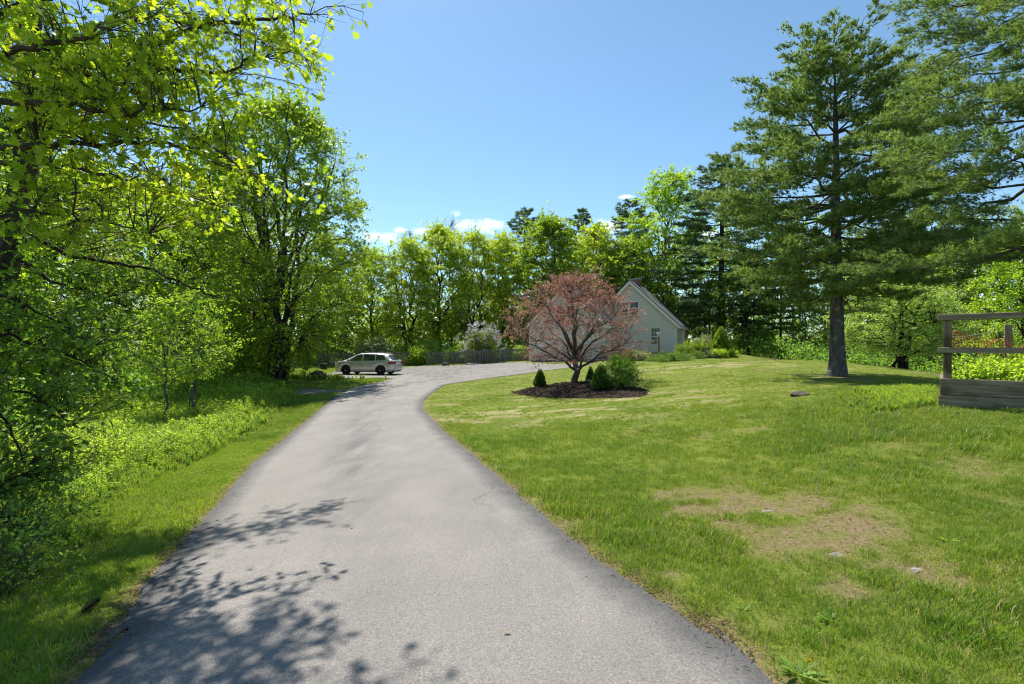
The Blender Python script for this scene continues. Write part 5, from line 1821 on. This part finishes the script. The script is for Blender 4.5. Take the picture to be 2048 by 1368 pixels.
# ------------------------------------------------------------------ distant woods as one mass
r = np.random.default_rng(201)
Ps, Vs, Ls = [], [], []
wt_ = Tubes()
for d in (68, 80):
    step = 72 if d < 70 else 84
    for px in np.arange(-900, 3000, step * 64 / d * 1.0):
        px_ = px + r.uniform(-18, 18)
        top = np.interp(px_, [-900, 0, 400, 560, 720, 760, 1010, 1060, 1280, 1400, 1500, 1900, 3000], [330, 330, 360, 470, 560, 590, 580, 520, 490, 430, 430, 400, 380]) + r.uniform(-15, 35)
        q = at(px_, top, d)
        z0 = float(gz(q[0], q[1]))
        hh = q[2] - z0
        nC = 30
        t_ = r.random(nC) ** 1.25
        a = r.uniform(0, 6.283, nC)
        rr_ = (2.0 + .11 * hh) * np.sin(np.pi * np.clip(t_, .10, .98) ** .8) ** .5 * r.random(nC) ** .4
        c = np.c_[q[0] + np.cos(a) * rr_, q[1] + np.sin(a) * rr_, z0 + hh * (.02 + .96 * t_)]
        c[:8, 0], c[:8, 2] = q[0] + r.uniform(-3.4, 3.4, 8), z0 + r.uniform(.2, 3.6, 8)
        k = 36
        Ps.append((c[:, None] + r.normal(0, .62, (nC, k, 3)) * [1, 1, .7]).reshape(-1, 3))
        b_ = r.random()
        Vs.append(np.clip(r.random(nC * k) * .6 + .4 * b_, 0, 1))
        wt_.add([(q[0], q[1], z0 - .3), (q[0] + r.normal(0, .3), q[1], z0 + hh * .45), (q[0] + r.normal(0, .6), q[1], z0 + hh * .85)], [.20, .13, .04], 6)
P_, V_ = np.concatenate(Ps), np.concatenate(Vs)
n = len(P_)
v = leaves(P_, r.normal(0, 1, (n, 3)) - [0, 0, .2], r.normal(0, .7, (n, 3)) + [0, 0, 1], r.uniform(.36, .60, n), r.uniform(.28, .46, n), 'diamond', V_)
dw = tag(thing('distant_woods', 'dense green woods filling the background', 'woods'), kind='stuff')
tag(obj('canopy', fast_mesh('canopy', v[0], v[1], v[2], (M['leaf_mid'],)), dw), kind='stuff')
tag(obj('trunks', wt_.mesh('trunks', M['bark_dark']), dw), kind='stuff')

# undergrowth at the wood edge as one mass
Ps, Vs = [], []
lines = [([(-14, 18), (-15, 24), (-16.5, 29), (-19, 36), (-22, 44), (-24, 50)], 1.0, 1.8, 150), ([(-22, 51.5), (-12, 52.5), (-4, 53.5), (2, 54)], 1.2, 1.9, 170),
         ([(19, 58), (22, 50), (23, 42), (22, 36), (26, 31), (26, 26), (23, 21), (20, 17)], 1.4, 1.5, 250), ([(-14.5, 14), (-13, 10), (-11, 6.5), (-9.5, 3.5)], 1.0, 1.5, 110), ([(-19, 24), (-22, 32), (-26, 42)], 1.4, 3.2, 150),
         ([(27, 60), (29, 48), (28, 38), (29, 30), (27, 22)], 1.6, 3.6, 220), ([(-30, 62), (-12, 63), (5, 64), (20, 64), (32, 58)], 2.5, 5.5, 620), ([(13, 61), (20, 62), (28, 60), (36, 52)], 2.0, 6.0, 260)]
for ln, wd_, hh, nC in lines:
    p_ = smooth_line(ln, 12)
    i = r.integers(0, len(p_), nC)
    c = p_[i] + r.normal(0, wd_, (nC, 2))
    z0 = gz(c[:, 0], c[:, 1])
    hz = hh * r.random(nC) ** .8
    c3 = np.c_[c, z0 + .1 + hz]
    k = 60
    Ps.append((c3[:, None] + r.normal(0, .36, (nC, k, 3)) * [1, 1, .7]).reshape(-1, 3))
    Vs.append(np.clip((r.random((nC, k)) * .6 + .4 * r.random((nC, 1))), 0, 1).ravel())
P_, V_ = np.concatenate(Ps), np.concatenate(Vs)
P_[:, 2] = np.maximum(P_[:, 2], gz(P_[:, 0], P_[:, 1]) + .02)
n = len(P_)
v = leaves(P_, r.normal(0, 1, (n, 3)), r.normal(0, .7, (n, 3)) + [0, 0, 1], r.uniform(.12, .20, n), r.uniform(.09, .15, n), 'diamond', V_)
tag(obj('undergrowth', fast_mesh('undergrowth', v[0], v[1], v[2], (M['weed_dark'],))), 'leafy undergrowth along the edge of the woods', 'undergrowth', kind='stuff')

# ------------------------------------------------------------------ grass and weeds (scattered instances)
def src(name, V_, mat):
    me = fast_mesh(name, V_[0], V_[1], V_[2], (mat,))
    return bpy.data.objects.new(name, me)          # source only, not linked to the scene


def tuft(seed, n, rad, h, wd, lean=.45, var_dry=.16):
    r = np.random.default_rng(seed)
    P_ = np.c_[r.normal(0, rad, (n, 2)), np.zeros(n)]
    a = r.uniform(0, 6.283, n)
    D0 = unit(np.c_[np.cos(a) * lean * r.random(n), np.sin(a) * lean * r.random(n), np.ones(n)])
    S_ = np.c_[-np.sin(a), np.cos(a), np.zeros(n)] * wd * .5
    hh = h * r.uniform(.45, 1.15, n)
    mid_ = P_ + D0 * hh[:, None] * .55
    bend = np.c_[np.cos(a), np.sin(a), -np.full(n, .35)] * (hh * r.uniform(.1, .45, n))[:, None]
    tip = P_ + D0 * hh[:, None] + bend
    V_ = np.stack([P_ - S_, P_ + S_, mid_ + S_ * .8, mid_ - S_ * .8, tip], 1).reshape(-1, 3)
    o = (np.arange(n) * 5)[:, None]
    Fc = np.concatenate([o + [0, 1, 2], o + [0, 2, 3], o + [3, 2, 4]])
    vv = np.repeat(np.where(r.random(n) < var_dry, .95, r.random(n) * .75), 5)
    return V_, Fc, vv


def weed_plant(seed, h, nst, nl, L, W, spread=.35):
    r = np.random.default_rng(seed)
    Ps, Ds = [], []
    parts = []
    for s in range(nst):
        a = r.uniform(0, 6.283)
        top = np.array([math.cos(a) * spread * h * r.random(), math.sin(a) * spread * h * r.random(), h * r.uniform(.6, 1.1)])
        b = np.array([r.normal(0, .03), r.normal(0, .03), 0])
        u_ = r.uniform(.15, 1, nl)
        P_ = b + (top - b) * u_[:, None]
        aa = r.uniform(0, 6.283, nl)
        Ps.append(P_)
        Ds.append(np.c_[np.cos(aa), np.sin(aa), r.uniform(-.1, .7, nl)])
        parts.append(leaves(b[None], (top - b)[None], np.array([[1., .3, 0]]), np.array([np.linalg.norm(top - b)]), np.array([.006]), 'diamond', np.array([.3])))
    P_, D_ = np.concatenate(Ps), np.concatenate(Ds)
    n = len(P_)
    parts.append(leaves(P_, D_, r.normal(0, .5, (n, 3)) + [0, 0, 1], r.uniform(.6, 1.2, n) * L, r.uniform(.6, 1.2, n) * W, 'diamond', r.random(n)))
    return cat(parts)


def scatter(name, label, cat_, pts, scl, idx, sources, tilt=.15):
    """one stuff object whose geometry nodes put a source mesh on each point"""
    n = len(pts)
    me = bpy.data.meshes.new(name)
    me.vertices.add(n)
    me.vertices.foreach_set('co', np.ascontiguousarray(pts, dtype=np.float32).ravel())
    rot = np.c_[rng.normal(0, tilt, n), rng.normal(0, tilt, n), rng.uniform(0, 6.283, n)]
    for nm, ty, arr in (('rot', 'FLOAT_VECTOR', rot), ('scl', 'FLOAT', scl)):
        a = me.attributes.new(nm, ty, 'POINT')
        a.data.foreach_set('vector' if ty == 'FLOAT_VECTOR' else 'value', np.ascontiguousarray(arr, dtype=np.float32).ravel())
    a = me.attributes.new('pick', 'INT', 'POINT')
    a.data.foreach_set('value', np.ascontiguousarray(idx, dtype=np.int32))
    o = tag(obj(name, me), label, cat_, kind='stuff')
    ng = bpy.data.node_groups.new(name, 'GeometryNodeTree')
    ng.interface.new_socket('Geometry', in_out='INPUT', socket_type='NodeSocketGeometry')
    ng.interface.new_socket('Geometry', in_out='OUTPUT', socket_type='NodeSocketGeometry')
    gi, go = ng.nodes.new('NodeGroupInput'), ng.nodes.new('NodeGroupOutput')
    jn = ng.nodes.new('GeometryNodeGeometryToInstance')
    for s in sources:
        oi = ng.nodes.new('GeometryNodeObjectInfo')
        oi.inputs['Object'].default_value = s
        ng.links.new(oi.outputs['Geometry'], jn.inputs[0])
    ip_ = ng.nodes.new('GeometryNodeInstanceOnPoints')
    ng.links.new(gi.outputs[0], ip_.inputs['Points'])
    ng.links.new(jn.outputs[0], ip_.inputs['Instance'])
    ip_.inputs['Pick Instance'].default_value = True

    def na(nm, ty):
        q = ng.nodes.new('GeometryNodeInputNamedAttribute')
        q.data_type = ty
        q.inputs['Name'].default_value = nm
        return q.outputs[0]
    ng.links.new(na('pick', 'INT'), ip_.inputs['Instance Index'])
    e2 = ng.nodes.new('FunctionNodeEulerToRotation')
    ng.links.new(na('rot', 'FLOAT_VECTOR'), e2.inputs[0])
    ng.links.new(e2.outputs[0], ip_.inputs['Rotation'])
    ng.links.new(na('scl', 'FLOAT'), ip_.inputs['Scale'])
    ng.links.new(ip_.outputs[0], go.inputs[0])
    md = o.modifiers.new('scatter', 'NODES')
    md.node_group = ng
    return o


def in_view(x, y, z, m=60):
    px, py = project(x, y, z)
    return (px > -m) & (px < 2048 + m) & (py < 1368 + 3 * m) & (y > 1.2)


LG = [src('tuft_%d' % i, tuft(300 + i, 28, .055, .060, .0055), M['grass']) for i in range(4)]
LS = [src('tuft_s_%d' % i, tuft(310 + i, 24, .05, .038, .006, .9, .30), M['grass']) for i in range(3)]
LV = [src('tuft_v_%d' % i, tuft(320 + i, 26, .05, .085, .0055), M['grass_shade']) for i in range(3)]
GS = LG + LS + LV
pts, scl, idx = [], [], []
for y0, y1, x0, x1, dens, s0 in ((1.6, 5, -6, 7, 900, .85), (5, 8, -9, 11, 620, 1.0), (8, 13, -12, 15, 330, 1.1), (13, 20, -14, 16, 170, 1.2), (20, 32, -16, 22, 60, 1.4), (32, 46, -22, 20, 26, 1.6)):
    n = int((y1 - y0) * (x1 - x0) * dens)
    x, y = rng.uniform(x0, x1, n), rng.uniform(y0, y1, n)
    px = 1024 + x / y * F
    k = (px > -80) & (px < 2130)
    x, y = x[k], y[k]
    k = ~inside(DRIVE_POLY, x, y)
    x, y = x[k], y[k]
    dd_ = dist_poly(DRIVE_POLY, x, y) if len(x) else np.zeros(0)
    z = gz(x, y)
    k = (dd_ > .03 + .05 * rng.random(len(x))) & ~inside(IP, x, y) & ~inside(HOUSE_FP, x, y) & ~inside(GARAGE_FP, x, y) & ~inside(SPUR, x, y)
    bl = np.array([A0[0] - .02, A0[1]])
    fx_, sx_ = fdir[:2], sdir[:2]
    lx, ly = (x - bl[0]) * fx_[0] + (y - bl[1]) * fx_[1], (x - bl[0]) * sx_[0] + (y - bl[1]) * sx_[1]
    k &= ~((lx > 0) & (lx < 4) & (ly > 0) & (ly < 2))
    b = bare(x, y) * (x > -1)
    edge_thin = sstep(.02, .30, dd_ + .25 * (fbm(x, y, 3, 3) - .5))
    md_ = meadow(x, y, z)
    clump = .35 + .65 * sstep(.30, .55, fbm(x + 9, y, 1.6, 3))
    prob = (1 - .48 * b) * (1 - .9 * straw(x, y)) * (.25 + .75 * edge_thin) * (1 - woods(x, y)) * np.where(x < -1.5, 1, clump) * (1 - .6 * md_)
    k &= rng.random(len(x)) < prob
    x, y, z, b, md_, dd_ = x[k], y[k], z[k], b[k], md_[k], dd_[k]
    bmp = (fbm(x, y, 1.3, 4) - .5) * .05 * sstep(0, .6, dd_)
    left = x < np.interp(y, L1s[:, 1], L1s[:, 0]) + .2
    tall = fbm(x, y + 40, .8, 3)
    s = .86 * s0 * (.55 + .55 * tall + .45 * sstep(.55, .70, fbm(x + 70, y + 12, .75, 3))) * rng.uniform(.7, 1.25, len(x)) * (1 - .45 * b) * (1 + .9 * md_)
    mown = sstep(9, 13, y) * (~left)
    s *= 1 - .40 * mown
    i_ = np.where((rng.random(len(x)) < .25 + .75 * b + .3 * mown), rng.integers(4, 7, len(x)), rng.integers(0, 4, len(x)))
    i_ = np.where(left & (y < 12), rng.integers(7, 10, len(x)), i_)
    pts.append(np.c_[x, y, z + bmp - .004])
    scl.append(s)
    idx.append(i_)
pts, scl, idx = np.concatenate(pts), np.concatenate(scl), np.concatenate(idx)
scatter('grass', 'green lawn grass with dry blades', 'grass', pts, scl, idx, GS)

WD = [src('weed_%d' % i, weed_plant(330 + i, .36, 6, 15, .058, .022), M['weed' if i < 4 else 'weed_dark']) for i in range(6)]
WD.append(src('weed_6', tuft(340, 30, .07, .40, .008, .5, .2), M['grass']))
WD.append(src('weed_7', tuft(341, 30, .07, .50, .008, .5, .3), M['grass_shade']))
n = 85000
y = 2 + 30 * rng.random(n) ** 1.25
x = rng.uniform(-1, 0, n) * (4 + y * 1.1) + 0
z = gz(x, y)
md_ = meadow(x, y, z)
k = (rng.random(n) < md_ * (1 - .75 * woods(x, y)) * (.4 + .6 * sstep(.3, .6, fbm(x, y, .9, 3)))) & in_view(x, y, z, 120) & ~inside(DRIVE_POLY, x, y)
x, y, z = x[k], y[k], z[k]
s = (.45 + .8 * fbm(x, y, .5, 3)) * rng.uniform(.6, 1.3, len(x)) * (1 + .02 * y)
px, py = project(x, y, z)
lim = np.interp(py, meadow_py, meadow_px)
s *= .45 + .55 * sstep(0, 70, lim - px)
pk_ = np.where(fbm(x + 50, y, .35, 2) > .5, rng.integers(0, 8, len(x)), rng.integers(0, 6, len(x)))
scatter('meadow_weeds', 'tall leafy weeds and grass in the unmown meadow left of the drive', 'weeds', np.c_[x, y, z - .01], s, pk_, WD, .1)

# weedy fringe by the raised bed and crest, thin weeds in the lawn
n = 1400
x, y = rng.uniform(-1, 1, n) * 1.0 + A0[0] + .05, rng.uniform(0, 1, n) * 3.0 + A0[1] + .1
x = A0[0] - .35 + (y - A0[1]) * .62 + rng.normal(0, .42, n)
k = ~((((x - A0[0]) * fdir[0] + (y - A0[1]) * fdir[1]) > -.08) & (((x - A0[0]) * sdir[0] + (y - A0[1]) * sdir[1]) > -.05))
x, y = x[k], y[k]
scatter('bed_weeds', 'weedy grass fringe growing left of the raised bed', 'weeds', np.c_[x, y, gz(x, y)], rng.uniform(.16, .42, len(x)), rng.integers(0, 8, len(x)), WD, .1)

n = 420
x, y = mq[0] + rng.normal(0, 1.3, n) - .2, mq[1] + rng.normal(0, .7, n)
rr_ = np.hypot((x - mq[0]) / 1.1, (y - mq[1]) / .8)
k = ((rr_ > .75) | (rng.random(n) < .12)) & ~inside(DRIVE_POLY, x, y)
x, y, rr_ = x[k], y[k], rr_[k]
scatter('mound_weeds', 'weeds growing round the dirt mound left of the car', 'weeds', np.c_[x, y, gz(x, y) + .40 * (1 - sstep(0, 1, np.clip(rr_, 0, 1)))], rng.uniform(.35, .9, len(x)), rng.integers(0, 8, len(x)), WD, .1)

# ------------------------------------------------------------------ single small plants and litter
def dandelion(px, py, label, flower=True, s=1.0, seed=1):
    r = np.random.default_rng(seed)
    root = thing('dandelion', label, 'plant', gpt(px, py))
    root.scale = (s, s, s)
    n = 13
    a = r.uniform(0, 6.28, n)
    v = leaves(np.c_[np.cos(a) * .01, np.sin(a) * .01, np.full(n, .01)], np.c_[np.cos(a), np.sin(a), r.uniform(.15, .8, n)], np.tile([0, 0, 1.], (n, 1)), r.uniform(.09, .17, n), r.uniform(.03, .05, n), 'oak', r.random(n))
    obj('leaf_rosette', fast_mesh('leaf_rosette', v[0], v[1], v[2], (M['weed_dark'],)), root)
    tb = Tubes()
    if flower:
        tb.add([(0, 0, 0), (.03, -.02, .06), (.05, -.03, .11)], .003, 5)
        obj('stalk', tb.mesh('stalk', M['weed']), root)
        n = 60
        a, e = r.uniform(0, 6.28, n), r.uniform(.05, 1.2, n)
        v = leaves(np.tile([.05, -.03, .11], (n, 1)), np.c_[np.cos(a), np.sin(a), e], r.normal(0, 1, (n, 3)), .022, .005, 'diamond')
        obj('blossom', fast_mesh('blossom', v[0], v[1], v[2], (M['flower_yellow'],)), root)
    return root


dandelion(1596, 1352, 'dandelion with a yellow bloom at the bottom edge of the lawn', True, .8, 1)
dandelion(1232, 1052, 'dandelion rosette at the lawn edge beside the driveway', False, .45, 2)
dandelion(1660, 1248, 'flat leafy rosette right of the driveway edge', False, .55, 3)
dandelion(1895, 1085, 'pale leafy rosette in the right part of the lawn', False, .6, 4)
dandelion(1488, 1222, 'small yellowing rosette near the driveway', False, .4, 5)

# pine cone on the left verge
pc = thing('pine_cone', 'dark pine cone lying on the left grass verge', 'pine cone', gpt(163, 1236, .03))
n = 150
i_ = np.arange(n)
tt = i_ / n
a = i_ * 2.399
rad = .026 * np.sin(np.pi * np.clip(tt * .9 + .08, 0, 1)) ** .7
P_ = np.c_[tt * .13, np.cos(a) * rad, np.sin(a) * rad]
v = leaves(P_, np.c_[np.full(n, .5), np.cos(a), np.sin(a)], np.tile([1., 0, 0], (n, 1)), .018, .016, 'ovate')
sc_o = obj('scales', fast_mesh('scales', v[0], v[1], v[2], (M['chip'],)), pc)
tb = Tubes()
tb.add([(0, 0, 0), (.065, 0, 0), (.13, 0, 0)], [.008, .018, .004], 8)
obj('core', tb.mesh('core', M['bark_dark']), pc)
pc.scale = (.8, .8, .8)
pc.rotation_euler = (0, math.radians(-25), 1.0)


def fallen(px, py, lb, L=.06, mat='dry_leaf', seed=0):
    r = np.random.default_rng(seed)
    a = r.uniform(0, 6.28)
    v = leaves(np.zeros((1, 3)), np.array([[math.cos(a), math.sin(a), .1]]), np.array([[.1, .1, 1.]]), L, L * .6, 'oak', np.array([.8]))
    q = gpt(px, py, .022)
    tag(obj('fallen_leaf', fast_mesh('fallen_leaf', v[0], v[1], v[2], (M[mat],)), None, q), lb, 'leaf')


fallen(1023, 1276, 'orange-brown fallen leaf on the bottom of the driveway', .05, 'dry_leaf', 1)
fallen(702, 1061, 'tan fallen leaf on the driveway beside the tree shadow', .05, 'dry_leaf', 2)
tw_ = Tubes()
tw_.add([(0, 0, 0), (.02, .01, .10), (.06, .02, .20), (.10, .03, .31)], [.004, .004, .003, .002], 5)
o = tag(obj('dry_stalk', tw_.mesh('dry_stalk', M['bare_stick']), None, gpt(1632, 992)), 'single pale dry stalk standing above the bare patch', 'stalk')

# dry needles and leaves along the pavement edges and under the pine
n = 9000
ln = np.vstack([Lr[Lr[:, 1] < 22], Rr[Rr[:, 1] < 14]])
ln = ln[ln[:, 1] > 1.5]
i_ = rng.integers(0, len(ln), n)
P2 = ln[i_] + rng.normal(0, .085, (n, 2))
zz = gz(P2[:, 0], P2[:, 1]) + .014
ins = inside(DRIVE_POLY, P2[:, 0], P2[:, 1])
keep = ~ins | (rng.random(n) < .10)
P3 = np.c_[P2, zz][keep]
n = len(P3)
v = leaves(P3, rng.normal(0, 1, (n, 3)) * [1, 1, .15], np.tile([0, 0, 1.], (n, 1)) + rng.normal(0, .3, (n, 3)), rng.uniform(.01, .05, n), rng.uniform(.002, .008, n), 'diamond')
tag(obj('dry_litter', fast_mesh('dry_litter', v[0], v[1], v[2], (M['dry_leaf'],))), 'dry needles and leaf crumbs along the driveway edges', 'litter', kind='stuff')

n = 26000
x, y = rng.uniform(0, 8, n), rng.uniform(2.2, 9, n)
b = bare(x, y)
k = (rng.random(n) < b * .5) & ~inside(DRIVE_POLY, x, y)
P3 = np.c_[x, y, gz(x, y) + (fbm(x, y, 1.3, 4) - .5) * .05 * sstep(0, .6, dist_poly(DRIVE_POLY, x, y)) + .003][k]
n = len(P3)
v = leaves(P3, rng.normal(0, 1, (n, 3)) * [1, 1, .25], np.tile([0, 0, 1.], (n, 1)) + rng.normal(0, .5, (n, 3)), rng.uniform(.012, .05, n), rng.uniform(.002, .008, n), 'diamond')
tag(obj('dead_grass', fast_mesh('dead_grass', v[0], v[1], v[2], (M['dry_leaf'],))), 'dead grass bits lying on the bare lawn patches', 'litter', kind='stuff')
